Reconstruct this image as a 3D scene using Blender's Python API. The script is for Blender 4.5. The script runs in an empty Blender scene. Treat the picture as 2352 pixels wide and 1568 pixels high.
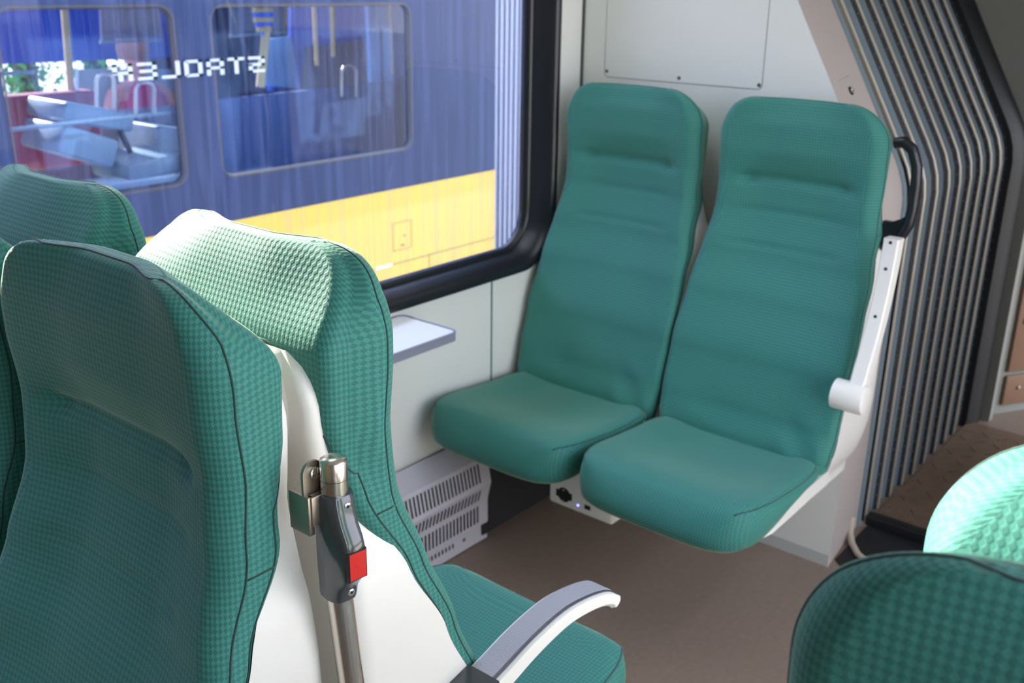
import bpy, bmesh, math, random
from mathutils import Vector, Matrix
random.seed(4)
SC = bpy.context.scene
COL = SC.collection
PI = math.pi

# ------------------------------------------------------------------ camera
YAW, PITCH, ROLL = math.radians(39.388), math.radians(19.582), math.radians(0.805)
FPX, CAM_Z = 2328.0, 1.48
fwd = Vector((math.cos(PITCH)*math.cos(YAW), math.cos(PITCH)*math.sin(YAW), -math.sin(PITCH)))
rt = fwd.cross(Vector((0, 0, 1))).normalized(); up = rt.cross(fwd)
rr = math.cos(ROLL)*rt + math.sin(ROLL)*up
uu = -math.sin(ROLL)*rt + math.cos(ROLL)*up
cd = bpy.data.cameras.new('camera'); cam = bpy.data.objects.new('camera', cd); COL.objects.link(cam)
M = Matrix((rr, uu, -fwd)).transposed().to_4x4(); M.translation = Vector((0, 0, CAM_Z)); cam.matrix_world = M
cd.sensor_width = 36.0; cd.lens = 36.0*FPX/2352.0; cd.clip_start = 0.02; cd.clip_end = 500
cd.dof.use_dof = True; cd.dof.focus_distance = 1.02; cd.dof.aperture_fstop = 9.0
SC.camera = cam

# ------------------------------------------------------------------ light
SC.view_settings.view_transform = 'Standard'; SC.view_settings.look = 'None'
SC.view_settings.gamma = 1.0; SC.view_settings.use_curve_mapping = False
SC.view_settings.exposure = 1.55
w = bpy.data.worlds.new('world'); SC.world = w; w.use_nodes = True
wn = w.node_tree; wn.nodes.clear()
wo = wn.nodes.new('ShaderNodeOutputWorld'); wb = wn.nodes.new('ShaderNodeBackground')
wc = wn.nodes.new('ShaderNodeTexCoord'); wsep = wn.nodes.new('ShaderNodeSeparateXYZ'); wr = wn.nodes.new('ShaderNodeValToRGB')
wn.links.new(wc.outputs['Generated'], wsep.inputs[0]); wn.links.new(wsep.outputs['Z'], wr.inputs[0])
wr.color_ramp.elements[0].position = 0.0; wr.color_ramp.elements[0].color = (0.92, 0.92, 0.92, 1)
wr.color_ramp.elements[1].position = 0.7; wr.color_ramp.elements[1].color = (0.66, 0.78, 1.0, 1)
wn.links.new(wr.outputs[0], wb.inputs['Color']); wn.links.new(wb.outputs[0], wo.inputs['Surface'])
wb.inputs['Strength'].default_value = 2.35
SUN_K, SUN_S = 0.05, 0.42          # how far along the train and how high per metre towards the window
sd = bpy.data.lights.new('sun', 'SUN'); sd.energy = 12.0; sd.angle = math.radians(0.6); sd.color = (1.0, 0.93, 0.72)
sun = bpy.data.objects.new('sun', sd); COL.objects.link(sun)
sun.rotation_euler = Vector((SUN_K, 1.0, SUN_S)).to_track_quat('Z', 'Y').to_euler(); sun.location = (6, 7, 8)

# ------------------------------------------------------------------ materials
def srgb(r, g, b):
    f = lambda c: (c/255/12.92) if c/255 <= 0.04045 else ((c/255+0.055)/1.055)**2.4
    return (f(r), f(g), f(b), 1)
MATS = {}
def mat(name, col, rough=0.5, metal=0.0, sheen=0.0, spec=0.5, noise=None, bump=None, coat=0.0, trans=0.0, emit=None):
    """noise=(scale, amount) colour variation; bump=(scale, strength)"""
    if name in MATS: return MATS[name]
    m = bpy.data.materials.new(name); m.use_nodes = True; nt = m.node_tree
    b = nt.nodes['Principled BSDF']
    b.inputs['Base Color'].default_value = col; b.inputs['Roughness'].default_value = rough
    b.inputs['Metallic'].default_value = metal; b.inputs['Specular IOR Level'].default_value = spec
    b.inputs['Sheen Weight'].default_value = sheen; b.inputs['Coat Weight'].default_value = coat
    tc = nt.nodes.new('ShaderNodeTexCoord')
    if noise:
        n = nt.nodes.new('ShaderNodeTexNoise'); n.inputs['Scale'].default_value = noise[0]; n.inputs['Detail'].default_value = 4
        nt.links.new(tc.outputs['Object'], n.inputs['Vector'])
        mx = nt.nodes.new('ShaderNodeMix'); mx.data_type = 'RGBA'
        k = noise[1]
        mx.inputs['A'].default_value = (col[0]*(1-k), col[1]*(1-k), col[2]*(1-k), 1)
        mx.inputs['B'].default_value = (min(1, col[0]*(1+k)), min(1, col[1]*(1+k)), min(1, col[2]*(1+k)), 1)
        nt.links.new(n.outputs['Fac'], mx.inputs['Factor']); nt.links.new(mx.outputs['Result'], b.inputs['Base Color'])
    if bump:
        n2 = nt.nodes.new('ShaderNodeTexNoise'); n2.inputs['Scale'].default_value = bump[0]; n2.inputs['Detail'].default_value = 3
        nt.links.new(tc.outputs['Object'], n2.inputs['Vector'])
        bp = nt.nodes.new('ShaderNodeBump'); bp.inputs['Strength'].default_value = bump[1]; bp.inputs['Distance'].default_value = 0.002
        nt.links.new(n2.outputs['Fac'], bp.inputs['Height']); nt.links.new(bp.outputs[0], b.inputs['Normal'])
    if emit:
        b.inputs['Emission Color'].default_value = emit[0]; b.inputs['Emission Strength'].default_value = emit[1]
    MATS[name] = m
    return m

def fabric():
    """teal seat cloth woven in small squares; UV is in metres"""
    m = bpy.data.materials.new('teal_fabric'); m.use_nodes = True; nt = m.node_tree; N = nt.nodes; L = nt.links
    b = N['Principled BSDF']
    uv = N.new('ShaderNodeUVMap'); uv.uv_map = 'UVMap'
    mp = N.new('ShaderNodeMapping'); mp.inputs['Rotation'].default_value = (0, 0, math.radians(45)); L.new(uv.outputs[0], mp.inputs[0])
    ck = N.new('ShaderNodeTexChecker'); ck.inputs['Scale'].default_value = 1/0.0048; L.new(mp.outputs[0], ck.inputs['Vector'])
    ck.inputs['Color1'].default_value = (0.056, 0.262, 0.218, 1); ck.inputs['Color2'].default_value = (0.033, 0.180, 0.151, 1)
    nz = N.new('ShaderNodeTexNoise'); nz.inputs['Scale'].default_value = 900; nz.inputs['Detail'].default_value = 2; L.new(uv.outputs[0], nz.inputs['Vector'])
    mx = N.new('ShaderNodeMix'); mx.data_type = 'RGBA'; mx.blend_type = 'MULTIPLY'; mx.inputs['Factor'].default_value = 0.35
    su = N.new('ShaderNodeSeparateXYZ'); L.new(uv.outputs[0], su.inputs[0])
    ab = N.new('ShaderNodeMath'); ab.operation = 'ABSOLUTE'; L.new(su.outputs['X'], ab.inputs[0])
    gt = N.new('ShaderNodeMath'); gt.operation = 'GREATER_THAN'; gt.inputs[1].default_value = .26; L.new(ab.outputs[0], gt.inputs[0])
    ct = N.new('ShaderNodeMapRange'); ct.inputs['To Min'].default_value = .8; ct.inputs['To Max'].default_value = 1.0; L.new(gt.outputs[0], ct.inputs['Value'])
    pl = N.new('ShaderNodeMix'); pl.data_type = 'RGBA'; pl.inputs['A'].default_value = (.0445, .222, .185, 1)
    L.new(ct.outputs[0], pl.inputs['Factor']); L.new(ck.outputs['Color'], pl.inputs['B'])
    L.new(pl.outputs['Result'], mx.inputs['A']); L.new(nz.outputs['Fac'], mx.inputs['B'])
    gn = N.new('ShaderNodeMix'); gn.data_type = 'RGBA'; gn.blend_type = 'ADD'; gn.inputs['Factor'].default_value = 0.0
    L.new(mx.outputs['Result'], b.inputs['Base Color'])
    # relief of the weave: soft squares plus thread noise
    sep = N.new('ShaderNodeSeparateXYZ'); L.new(mp.outputs[0], sep.inputs[0])
    def sn(out):
        a = N.new('ShaderNodeMath'); a.operation = 'MULTIPLY'; a.inputs[1].default_value = PI/0.0048; L.new(out, a.inputs[0])
        s = N.new('ShaderNodeMath'); s.operation = 'SINE'; L.new(a.outputs[0], s.inputs[0]); return s
    sx, sy = sn(sep.outputs['X']), sn(sep.outputs['Y'])
    pr = N.new('ShaderNodeMath'); pr.operation = 'MULTIPLY'; L.new(sx.outputs[0], pr.inputs[0]); L.new(sy.outputs[0], pr.inputs[1])
    sc = N.new('ShaderNodeMath'); sc.operation = 'MULTIPLY'; sc.inputs[1].default_value = 1.6; sc.use_clamp = False; L.new(pr.outputs[0], sc.inputs[0])
    cl = N.new('ShaderNodeClamp'); cl.inputs['Min'].default_value = -0.7; cl.inputs['Max'].default_value = 0.7; L.new(sc.outputs[0], cl.inputs['Value'])
    ad = N.new('ShaderNodeMath'); ad.operation = 'MULTIPLY_ADD'; ad.inputs[1].default_value = 0.5; L.new(nz.outputs['Fac'], ad.inputs[0]); L.new(cl.outputs[0], ad.inputs[2])
    bp = N.new('ShaderNodeBump'); bp.inputs['Strength'].default_value = 0.5; bp.inputs['Distance'].default_value = 0.00035
    L.new(ad.outputs[0], bp.inputs['Height']); L.new(bp.outputs[0], b.inputs['Normal'])
    b.inputs['Roughness'].default_value = 0.72; b.inputs['Specular IOR Level'].default_value = 0.35
    b.inputs['Sheen Weight'].default_value = 0.35; b.inputs['Sheen Roughness'].default_value = 0.35
    b.inputs['Sheen Tint'].default_value = (0.80, 0.95, 0.62, 1)
    return m
M_FAB = fabric()
M_SEAM = mat('seam_thread', srgb(18, 62, 55), 0.8, sheen=0.3)
M_SHELL = mat('white_shell', srgb(222, 218, 210), 0.38, bump=(700, 0.08))
M_WALL = mat('white_wall', srgb(214, 214, 208), 0.42, bump=(300, 0.03))
M_WALLP = mat('pinkish_wall', srgb(196, 184, 178), 0.5)
M_GREYW = mat('grey_wall', srgb(150, 150, 142), 0.5)
M_BLACK = mat('black_frame', srgb(24, 24, 30), 0.32, bump=(900, 0.05))
M_RUB = mat('black_rubber', srgb(16, 16, 20), 0.6)
M_DKGREY = mat('dark_grey_plastic', srgb(62, 66, 70), 0.16, coat=0.4)
M_STEEL = mat('brushed_steel', srgb(214, 206, 196), 0.24, metal=1.0)
M_STEELM = mat('matt_steel', srgb(176, 164, 152), 0.42, metal=1.0)
M_CHROME = mat('chrome', srgb(225, 225, 222), 0.12, metal=1.0)
M_RED = mat('red_button', srgb(206, 34, 26), 0.12, coat=0.8, bump=(60, 0.4))
M_PAD = mat('armrest_pad', srgb(160, 158, 164), 0.5, bump=(420, 0.7))
M_PADLINE = mat('armrest_line', srgb(66, 68, 82), 0.5)
M_VENT = mat('grey_vent', srgb(190, 186, 194), 0.45, bump=(600, 0.1))
M_SLOT = mat('dark_slot', srgb(14, 16, 18), 0.8)
M_BOX = mat('charcoal_cover', srgb(38, 38, 42), 0.6)
M_TRIMG = mat('grey_green_joint', srgb(96, 128, 122), 0.6)
M_STRIP = mat('grey_strip', srgb(178, 180, 176), 0.55)
M_TABLE = mat('table_white', srgb(246, 246, 248), 0.3)
M_TRIM = mat('table_rim', srgb(128, 130, 144), 0.4)
M_SOCK = mat('socket_box', srgb(232, 232, 226), 0.35)
M_LED = mat('blue_led', srgb(60, 60, 255), 0.4, emit=((0.1, 0.12, 1, 1), 4.0))
M_FOLD = mat('bellows_fabric', srgb(112, 126, 134), 0.55, noise=(6, 0.1))
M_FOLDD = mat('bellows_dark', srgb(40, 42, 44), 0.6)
M_CLIP = mat('bellows_clip', srgb(214, 204, 190), 0.35, metal=0.6)
M_PLATE = mat('gangway_plate', srgb(120, 96, 78), 0.5, noise=(30, 0.3))

def floor_mat():
    m = bpy.data.materials.new('speckled_floor'); m.use_nodes = True; nt = m.node_tree; N = nt.nodes; L = nt.links
    b = N['Principled BSDF']; tc = N.new('ShaderNodeTexCoord')
    v = N.new('ShaderNodeTexVoronoi'); v.inputs['Scale'].default_value = 190; L.new(tc.outputs['Object'], v.inputs['Vector'])
    r = N.new('ShaderNodeValToRGB'); r.color_ramp.elements[0].position = 0.08; r.color_ramp.elements[0].color = (1, 1, 1, 1)
    r.color_ramp.elements[1].position = 0.16; r.color_ramp.elements[1].color = (0, 0, 0, 1)
    L.new(v.outputs['Distance'], r.inputs[0])
    n = N.new('ShaderNodeTexNoise'); n.inputs['Scale'].default_value = 60; n.inputs['Detail'].default_value = 6; L.new(tc.outputs['Object'], n.inputs['Vector'])
    base = N.new('ShaderNodeMix'); base.data_type = 'RGBA'; base.inputs['A'].default_value = srgb(132, 114, 102); base.inputs['B'].default_value = srgb(154, 134, 120)
    L.new(n.outputs['Fac'], base.inputs['Factor'])
    mx = N.new('ShaderNodeMix'); mx.data_type = 'RGBA'; mx.inputs['B'].default_value = srgb(185, 165, 150)
    mul = N.new('ShaderNodeMath'); mul.operation = 'MULTIPLY'; mul.inputs[1].default_value = 0.3; L.new(r.outputs[0], mul.inputs[0])
    L.new(mul.outputs[0], mx.inputs['Factor']); L.new(base.outputs['Result'], mx.inputs['A']); L.new(mx.outputs['Result'], b.inputs['Base Color'])
    b.inputs['Roughness'].default_value = 0.5
    return m
M_FLOOR = floor_mat()

def glass_mat(name, tint, haze, hazecol, streak=(38, 38, 1.6), lo=0.35, hi=0.85, hz0=0.02):
    m = bpy.data.materials.new(name); m.use_nodes = True; nt = m.node_tree; N = nt.nodes; L = nt.links
    N.clear(); out = N.new('ShaderNodeOutputMaterial')
    tr = N.new('ShaderNodeBsdfTransparent'); tr.inputs['Color'].default_value = tint
    gl = N.new('ShaderNodeBsdfGlossy'); gl.inputs['Roughness'].default_value = 0.02
    fr = N.new('ShaderNodeFresnel'); fr.inputs['IOR'].default_value = 1.25
    m1 = N.new('ShaderNodeMixShader'); L.new(fr.outputs[0], m1.inputs['Fac']); L.new(tr.outputs[0], m1.inputs[1]); L.new(gl.outputs[0], m1.inputs[2])
    df = N.new('ShaderNodeBsdfDiffuse'); df.inputs['Color'].default_value = hazecol
    tl = N.new('ShaderNodeBsdfTranslucent'); tl.inputs['Color'].default_value = hazecol
    m2 = N.new('ShaderNodeMixShader'); m2.inputs['Fac'].default_value = 0.6; L.new(df.outputs[0], m2.inputs[1]); L.new(tl.outputs[0], m2.inputs[2])
    tc = N.new('ShaderNodeTexCoord'); mp = N.new('ShaderNodeMapping'); mp.inputs['Scale'].default_value = streak
    L.new(tc.outputs['Object'], mp.inputs[0])
    nz = N.new('ShaderNodeTexNoise'); nz.inputs['Scale'].default_value = 1.0; nz.inputs['Detail'].default_value = 5; nz.inputs['Roughness'].default_value = 0.6
    nz.inputs['Distortion'].default_value = 1.1
    L.new(mp.outputs[0], nz.inputs['Vector'])
    rp = N.new('ShaderNodeMapRange'); rp.inputs['From Min'].default_value = lo; rp.inputs['From Max'].default_value = hi
    rp.inputs['To Min'].default_value = hz0; rp.inputs['To Max'].default_value = haze
    L.new(nz.outputs['Fac'], rp.inputs['Value'])
    # tiny specks of dirt
    sp = N.new('ShaderNodeTexVoronoi'); sp.inputs['Scale'].default_value = 45; L.new(tc.outputs['Object'], sp.inputs['Vector'])
    sr = N.new('ShaderNodeMapRange'); sr.inputs['From Min'].default_value = 0.035; sr.inputs['From Max'].default_value = 0.02
    sr.inputs['To Min'].default_value = 0; sr.inputs['To Max'].default_value = 0.35; L.new(sp.outputs['Distance'], sr.inputs['Value'])
    ad = N.new('ShaderNodeMath'); ad.operation = 'ADD'; L.new(rp.outputs[0], ad.inputs[0]); L.new(sr.outputs[0], ad.inputs[1])
    m3 = N.new('ShaderNodeMixShader'); L.new(ad.outputs[0], m3.inputs['Fac']); L.new(m1.outputs[0], m3.inputs[1]); L.new(m2.outputs[0], m3.inputs[2])
    L.new(m3.outputs[0], out.inputs['Surface'])
    return m
M_GLASS = glass_mat('dirty_window_glass', (0.92, 0.92, 1.0, 1), 0.24, (0.20, 0.25, 0.50, 1), (60, 60, 2.2), .44, .74, .0)
M_GLASS2 = glass_mat('coach_window_glass', (0.50, 0.60, 0.78, 1), 0.12, (0.10, 0.2, 0.5, 1), (3, 3, 1), 0.3, 0.8, 0.02)

# ------------------------------------------------------------------ mesh helpers
def link_mesh(name, verts, faces, m, parent=None, smooth=True, uvs=None, mats=None, fmat=None, angle=None):
    me = bpy.data.meshes.new(name); me.from_pydata([tuple(v) for v in verts], [], faces)
    for x in (mats or [m]): me.materials.append(x)
    if fmat:
        for p, k in zip(me.polygons, fmat): p.material_index = k
    if uvs:
        ul = me.uv_layers.new(name='UVMap')
        for p in me.polygons:
            for li in p.loop_indices: ul.data[li].uv = uvs[li]
    me.update()
    if smooth:
        me.polygons.foreach_set('use_smooth', [True]*len(me.polygons))
        if angle: 
            bm = bmesh.new(); bm.from_mesh(me)
            for e in bm.edges:
                if len(e.link_faces) == 2 and e.calc_face_angle(0) > angle: e.smooth = False
            bm.to_mesh(me); bm.free()
    o = bpy.data.objects.new(name, me); COL.objects.link(o)
    if parent: o.parent = parent
    return o

class MB:
    def __init__(s): s.v = []; s.f = []; s.k = []
    def add(s, vs, fs, k=0):
        n = len(s.v); s.v += [Vector(v) for v in vs]; s.f += [tuple(i+n for i in f) for f in fs]; s.k += [k]*len(fs)
    def box(s, x0, x1, y0, y1, z0, z1, k=0, M=None):
        vs = [Vector((x, y, z)) for x in (x0, x1) for y in (y0, y1) for z in (z0, z1)]
        if M: vs = [M @ v for v in vs]
        s.add(vs, [(0,1,3,2),(4,6,7,5),(0,4,5,1),(2,3,7,6),(0,2,6,4),(1,5,7,3)], k)
    def bbox(s, x0, x1, y0, y1, z0, z1, b=0.003, k=0, M=None):
        """box with chamfered edges"""
        bm = bmesh.new(); bmesh.ops.create_cube(bm, size=1)
        for v in bm.verts: v.co = Vector((x0+(v.co.x+.5)*(x1-x0), y0+(v.co.y+.5)*(y1-y0), z0+(v.co.z+.5)*(z1-z0)))
        bmesh.ops.bevel(bm, geom=list(bm.edges), offset=b, segments=3, affect='EDGES', profile=0.5)
        s.bm(bm, k, M)
    def bm(s, bm, k=0, M=None):
        bm.verts.index_update()
        s.add([(M @ v.co if M else v.co) for v in bm.verts], [tuple(v.index for v in f.verts) for f in bm.faces], k); bm.free()
    def tube(s, pts, r, n=12, k=0, cap=True):
        pts = [Vector(p) for p in pts]; R = r if isinstance(r, (list, tuple)) else [r]*len(pts)
        rings = []; prev = None
        for i, p in enumerate(pts):
            d = (pts[min(i+1, len(pts)-1)] - pts[max(i-1, 0)]).normalized()
            a = prev if prev is not None else (Vector((0, 0, 1)) if abs(d.z) < .9 else Vector((1, 0, 0)))
            u = (a - d*a.dot(d)).normalized(); prev = u; w_ = d.cross(u)
            rings.append([p + (u*math.cos(2*PI*j/n) + w_*math.sin(2*PI*j/n))*R[i] for j in range(n)])
        s.rings(rings, cap, k)
    def rings(s, rings, cap=True, k=0):
        n = len(rings[0]); vs = [v for r in rings for v in r]; fs = []
        for i in range(len(rings)-1):
            for j in range(n):
                fs.append((i*n+j, i*n+(j+1) % n, (i+1)*n+(j+1) % n, (i+1)*n+j))
        if cap:
            fs.append(tuple(reversed(range(n)))); fs.append(tuple((len(rings)-1)*n+j for j in range(n)))
        s.add(vs, fs, k)
    def cyl(s, c, axis, r, h, n=20, k=0, bev=0.0):
        c = Vector(c); a = Vector(axis).normalized()
        if bev: s.tube([c, c+a*bev*.01, c+a*(h-bev), c+a*(h-bev*.3), c+a*h], [r, r, r, r-bev*.3, r-bev], n, k)
        else: s.tube([c, c+a*h], r, n, k)
    def prism(s, poly, axis, a, b, k=0):
        """poly: 2-D outline; axis 'x','y','z' extruded a..b"""
        def P(p, t): return {'x': (t, p[0], p[1]), 'y': (p[0], t, p[1]), 'z': (p[0], p[1], t)}[axis]
        n = len(poly); vs = [P(p, a) for p in poly] + [P(p, b) for p in poly]
        fs = [tuple(range(n))[::-1], tuple(range(n, 2*n))] + [(i, (i+1) % n, n+(i+1) % n, n+i) for i in range(n)]
        s.add(vs, fs, k)
    def build(s, name, m, parent=None, smooth=False, angle=0.6, fix=True):
        mats = m if isinstance(m, (list, tuple)) else [m]
        o = link_mesh(name, s.v, s.f, None, parent, smooth, None, mats, s.k, angle)
        if fix:
            bm = bmesh.new(); bm.from_mesh(o.data); bmesh.ops.recalc_face_normals(bm, faces=bm.faces); bm.to_mesh(o.data); bm.free()
        return o

def tag(o, label=None, cat=None, group=None, kind=None):
    for k, v in (('label', label), ('category', cat), ('group', group), ('kind', kind)):
        if v: o[k] = v
    return o
def thing(name, loc, label, cat, group=None, rz=0):
    o = bpy.data.objects.new(name, None); COL.objects.link(o); o.location = loc; o.rotation_euler = (0, 0, rz)
    o.empty_display_size = 0.1
    return tag(o, label, cat, group)
def children(o): return [c for c in bpy.data.objects if c.parent == o]
def copy_tree(o, parent=None):
    c = o.copy(); COL.objects.link(c)
    if parent: c.parent = parent
    for ch in children(o): copy_tree(ch, c)
    return c
def struct(o): o['kind'] = 'structure'; return o
def interp(tab, z):
    if z <= tab[0][0]: return tab[0][1]
    for (a, va), (b, vb) in zip(tab, tab[1:]):
        if z <= b:
            t = (z-a)/(b-a); t2 = t*t*(3-2*t)*0.5 + t*0.5
            return va+(vb-va)*t2
    return tab[-1][1]
def sst(a, b, x):
    t = max(0, min(1, (x-a)/(b-a))); return t*t*(3-2*t)
def rrect(x0, x1, z0, z1, r, n=8):
    """rounded rectangle, counter-clockwise, with points along straight runs too"""
    pts = []
    for cx, cz, a0 in ((x1-r, z0+r, -90), (x1-r, z1-r, 0), (x0+r, z1-r, 90), (x0+r, z0+r, 180)):
        for i in range(n+1):
            a = math.radians(a0+90*i/n); pts.append((cx+r*math.cos(a), cz+r*math.sin(a)))
    return pts

# ------------------------------------------------------------------ seats (local: faces +X, origin at the foot of the backrest front, floor z=0)
XF = [(.38,.015),(.44,.01),(.50,-.012),(.62,-.045),(.75,-.092),(.85,-.128),(.95,-.158),(1.03,-.164),(1.10,-.158),(1.16,-.158),(1.19,-.160),(1.22,-.160)]
XR = [(.38,-.04),(.50,-.055),(.62,-.080),(.75,-.135),(.85,-.185),(.95,-.236),(1.05,-.256),(1.15,-.260),(1.22,-.260)]
WD = [(.38,.222),(.50,.232),(.65,.232),(.80,.223),(.90,.210),(.98,.205),(1.06,.207),(1.13,.208),(1.22,.207)]
TOP = 1.214
ZR = 1.120            # height of the rear rim; above it the top slopes up to the front edge
RC = 0.092
def half_w(z):
    wv = interp(WD, z)
    zc = TOP-RC
    if z > zc:
        d = min(1, (z-zc)/RC); wv -= RC*(1-math.sqrt(max(0, 1-d*d)))
    if z < .45: wv -= .02*(1-math.sqrt(max(0, 1-((.45-z)/.07)**2)))
    return wv
def seat_back(parent):
    NF, NC, NS, NR = 40, 7, 4, 14
    zs = []
    z = .385
    while z < TOP-RC: zs.append(z); z += .0065
    K = 18
    for i in range(K+1): zs.append(TOP-RC+RC*math.sin(PI/2*i/K))
    rings = []; us = []
    for z in zs:
        W = half_w(z); xf = interp(XF, z); xr = interp(XR, z)
        e = max(0, (z-(TOP-.032))/.032)        # top rounding front to back
        c = 1-math.sqrt(max(0, 1-e*e))
        th = xf-xr
        xf2 = xf-.016*c; sl = max(0, z-ZR)/(TOP-ZR)
        xr2 = xr+(xf-.034-xr)*(sl**1.05)*sst(-.02, .10, z-ZR+.02)
        if z < .42:
            q = 1-math.sqrt(max(0, 1-((.42-z)/.036)**2)) if z > .384 else 1
            xf2 -= .02*q
        th = xf2-xr2; TP = .014*sst(.92, 1.02, z)
        rf = min(.036, th*.5, W*.4); rb = min(.018, th*.3)
        pts = []
        yi = W-rf
        for i in range(NF+1):
            y = -yi+2*yi*i/NF; u = abs(y)/max(W, 1e-6)
            x = xf2
            dish = .026*(1-sst(.30, .97, u))*(0.3+.7*sst(.55, .80, z))*(1-.3*sst(.98, 1.10, z))
            x -= dish
            m = 1-sst(.55, .72, u); m2 = 1-sst(.2, .95, u)
            for zc, dp, wd in ((1.027, .009, .012), (.951, .0030, .008), (.870, .0036, .007)):
                x -= dp*math.exp(-((z-zc)/wd)**2)*m
            for sy in (-1, 1):   # puckers where the crease ends
                x -= .009*math.exp(-((z-1.022)/.012)**2-((y-sy*.125)/.020)**2)
            x += .009*sst(1.03, 1.10, z)*m2*(1-sst(1.15, 1.20, z))
            x += .008*sst(.56, .70, z)*m2*(1-sst(.74, .86, z))
            if z < .58: x += .0035*math.sin(y*34+z*46+abs(y)*20)*(1-sst(.45, .58, z))*sst(.2, .6, u)
            pts.append((x, y))
        for i in range(1, NC+1):
            a = PI/2*i/NC; pts.append((xf2-rf+rf*math.cos(a), yi+rf*math.sin(a)))
        for i in range(1, NS+1):
            t = i/(NS+1); x = (xf2-rf)*(1-t)+(xr2+rb)*t; pts.append((x, W-TP*t))
        for i in range(0, NC+1):
            a = PI/2*i/NC; pts.append((xr2+rb-rb*math.sin(a), W-TP-rb+rb*math.cos(a)))
        for i in range(1, NR):
            y = (W-TP-rb)*(1-2*i/NR)
            pts.append((xr2-.019*(1-sst(.30, .97, abs(y)/max(W, 1e-6)))*sst(ZR+.02, TOP-.01, z), y))
        for i in range(NC, -1, -1):
            a = PI/2*i/NC; pts.append((xr2+rb-rb*math.sin(a), -(W-TP-rb+rb*math.cos(a))))
        for i in range(NS, 0, -1):
            t = i/(NS+1); x = (xf2-rf)*(1-t)+(xr2+rb)*t; pts.append((x, -(W-TP*t)))
        for i in range(NC, 0, -1):
            a = PI/2*i/NC; pts.append((xf2-rf+rf*math.cos(a), -(yi+rf*math.sin(a))))
        ring = [Vector((x, y, z)) for x, y in pts]
        rings.append(ring)
    n = len(rings[0])
    # cap rings
    last = rings[-1]
    jc = [v for v in last if True]
    def midx(y):     # middle of the top between front and rear edge at this y
        fx = min((v for v in last[:NF+1]), key=lambda v: abs(v.y-y)).x
        rx = min((v for v in last[NF+NC+NS+NC:n-NC-NS-NC]), key=lambda v: abs(v.y-y)).x
        return (fx+rx)/2
    for s_ in (.7, .35):
        rings.append([Vector((midx(v.y)+(v.x-midx(v.y))*s_, v.y*(.985 if s_ > .5 else .95), v.z+.001)) for v in last])
    verts = [v for r in rings for v in r]
    # arc length uv taken at mid height
    ref = rings[60]; al = [0]
    for j in range(1, n+1): al.append(al[-1]+(ref[j % n]-ref[j-1]).length)
    mid = al[NF//2]
    vv = [0]
    for i in range(1, len(rings)): vv.append(vv[-1]+(rings[i][NF//2]-rings[i-1][NF//2]).length)
    faces = []; uvs = []
    sv = [0]
    for i in range(1, len(rings)): sv.append(sv[-1]+(rings[i][NF+NC]-rings[i-1][NF+NC]).length)
    rv = [0]; jr = n-NC-NS-NC-NR//2
    for i in range(1, len(rings)): rv.append(rv[-1]+(rings[i][jr]-rings[i-1][jr]).length)
    def uvp(i, j, col):
        v = rings[i][j % n]
        if i >= len(zs)-1: return (v.y, v.x+1.5)
        if col < NF: return (v.y, v.z)
        if NF+NC+NS+NC < col < n-NC-NS-NC: return (v.y, rv[i])
        q = j % n; W_ = half_w(zs[min(i, len(zs)-1)])
        u_ = (2*W_-abs(v.y))-v.x if NF+NC+NS < col < n-NC-NS else abs(v.y)-v.x
        return (math.copysign(u_+.3, v.y), sv[i])
    for i in range(len(rings)-1):
        for j in range(n):
            faces.append((i*n+j, i*n+(j+1) % n, (i+1)*n+(j+1) % n, (i+1)*n+j))
            if i >= len(zs)-1: uvs += [(rings[a][b % n].y, rings[a][b % n].x+1.5) for a, b in ((i, j), (i, j+1), (i+1, j+1), (i+1, j))]
            else: uvs += [uvp(i, j, j), uvp(i, j+1, j), uvp(i+1, j+1, j), uvp(i+1, j, j)]
    top = (len(rings)-1)*n
    faces.append(tuple(top+j for j in range(n)))
    uvs += [(verts[top+j].y, verts[top+j].x+vv[-1]) for j in range(n)]
    faces.append(tuple(reversed(range(n)))); uvs += [(verts[j].y, verts[j].x) for j in reversed(range(n))]
    o = link_mesh('backrest', verts, faces, M_FAB, parent, True, uvs)
    # piping: along the front edge and along the rear edge, up one side, over the top and down
    def seam(idx_l, idx_r, off):
        # idx_l: +y side index, idx_r: -y side index
        path = []
        R0 = rings[:len(zs)]
        for r in R0[8:-1]: path.append(r[idx_l].copy())
        topr = R0[-1]
        if idx_l < n/2 and idx_l <= NF+NC+NS+2:
            seq = []
            j = idx_l
            while j >= 0: seq.append(j); j -= 1
            j = n-1
            while j > idx_r: seq.append(j); j -= 1
        return path
    def side_line(idx, zmax=None):
        return [r[idx].copy() for r in rings[6:len(zs)-1]]
    iF_l = NF+NC-1; iF_r = n-NC+1      # where the front corner arcs end
    fl, fr = side_line(iF_l), side_line(iF_r)
    topring = rings[len(zs)-1]
    across = [topring[j].copy() for j in range(iF_l, -1, -1)] + [topring[j].copy() for j in range(n-1, iF_r, -1)]
    Wt = topring[iF_l].y; across = [v+Vector((0, 0, .0004)) for v in across if abs(v.y) < .90*Wt or abs(v.y) > .995*Wt]
    mb = MB()
    mb.tube(fl+across+list(reversed(fr)), .0012, 6); mb.build('piping', M_SEAM, o, True, None); mb = MB()
    iR_l = NF+NC+NS+2; iR_r = n-NC-NS-1
    rl, r2 = side_line(iR_l), side_line(iR_r)
    iz = min(range(len(zs)), key=lambda i: abs(zs[i]-ZR)); 
    acr = [rings[iz-int(21*min(1, abs(rings[iz][j].y/rings[iz][iR_l].y))**5)][j].copy() for j in range(iR_l, iR_r+1)]
    rl, r2 = rl[:iz-6-21], r2[:iz-6-21]
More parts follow.
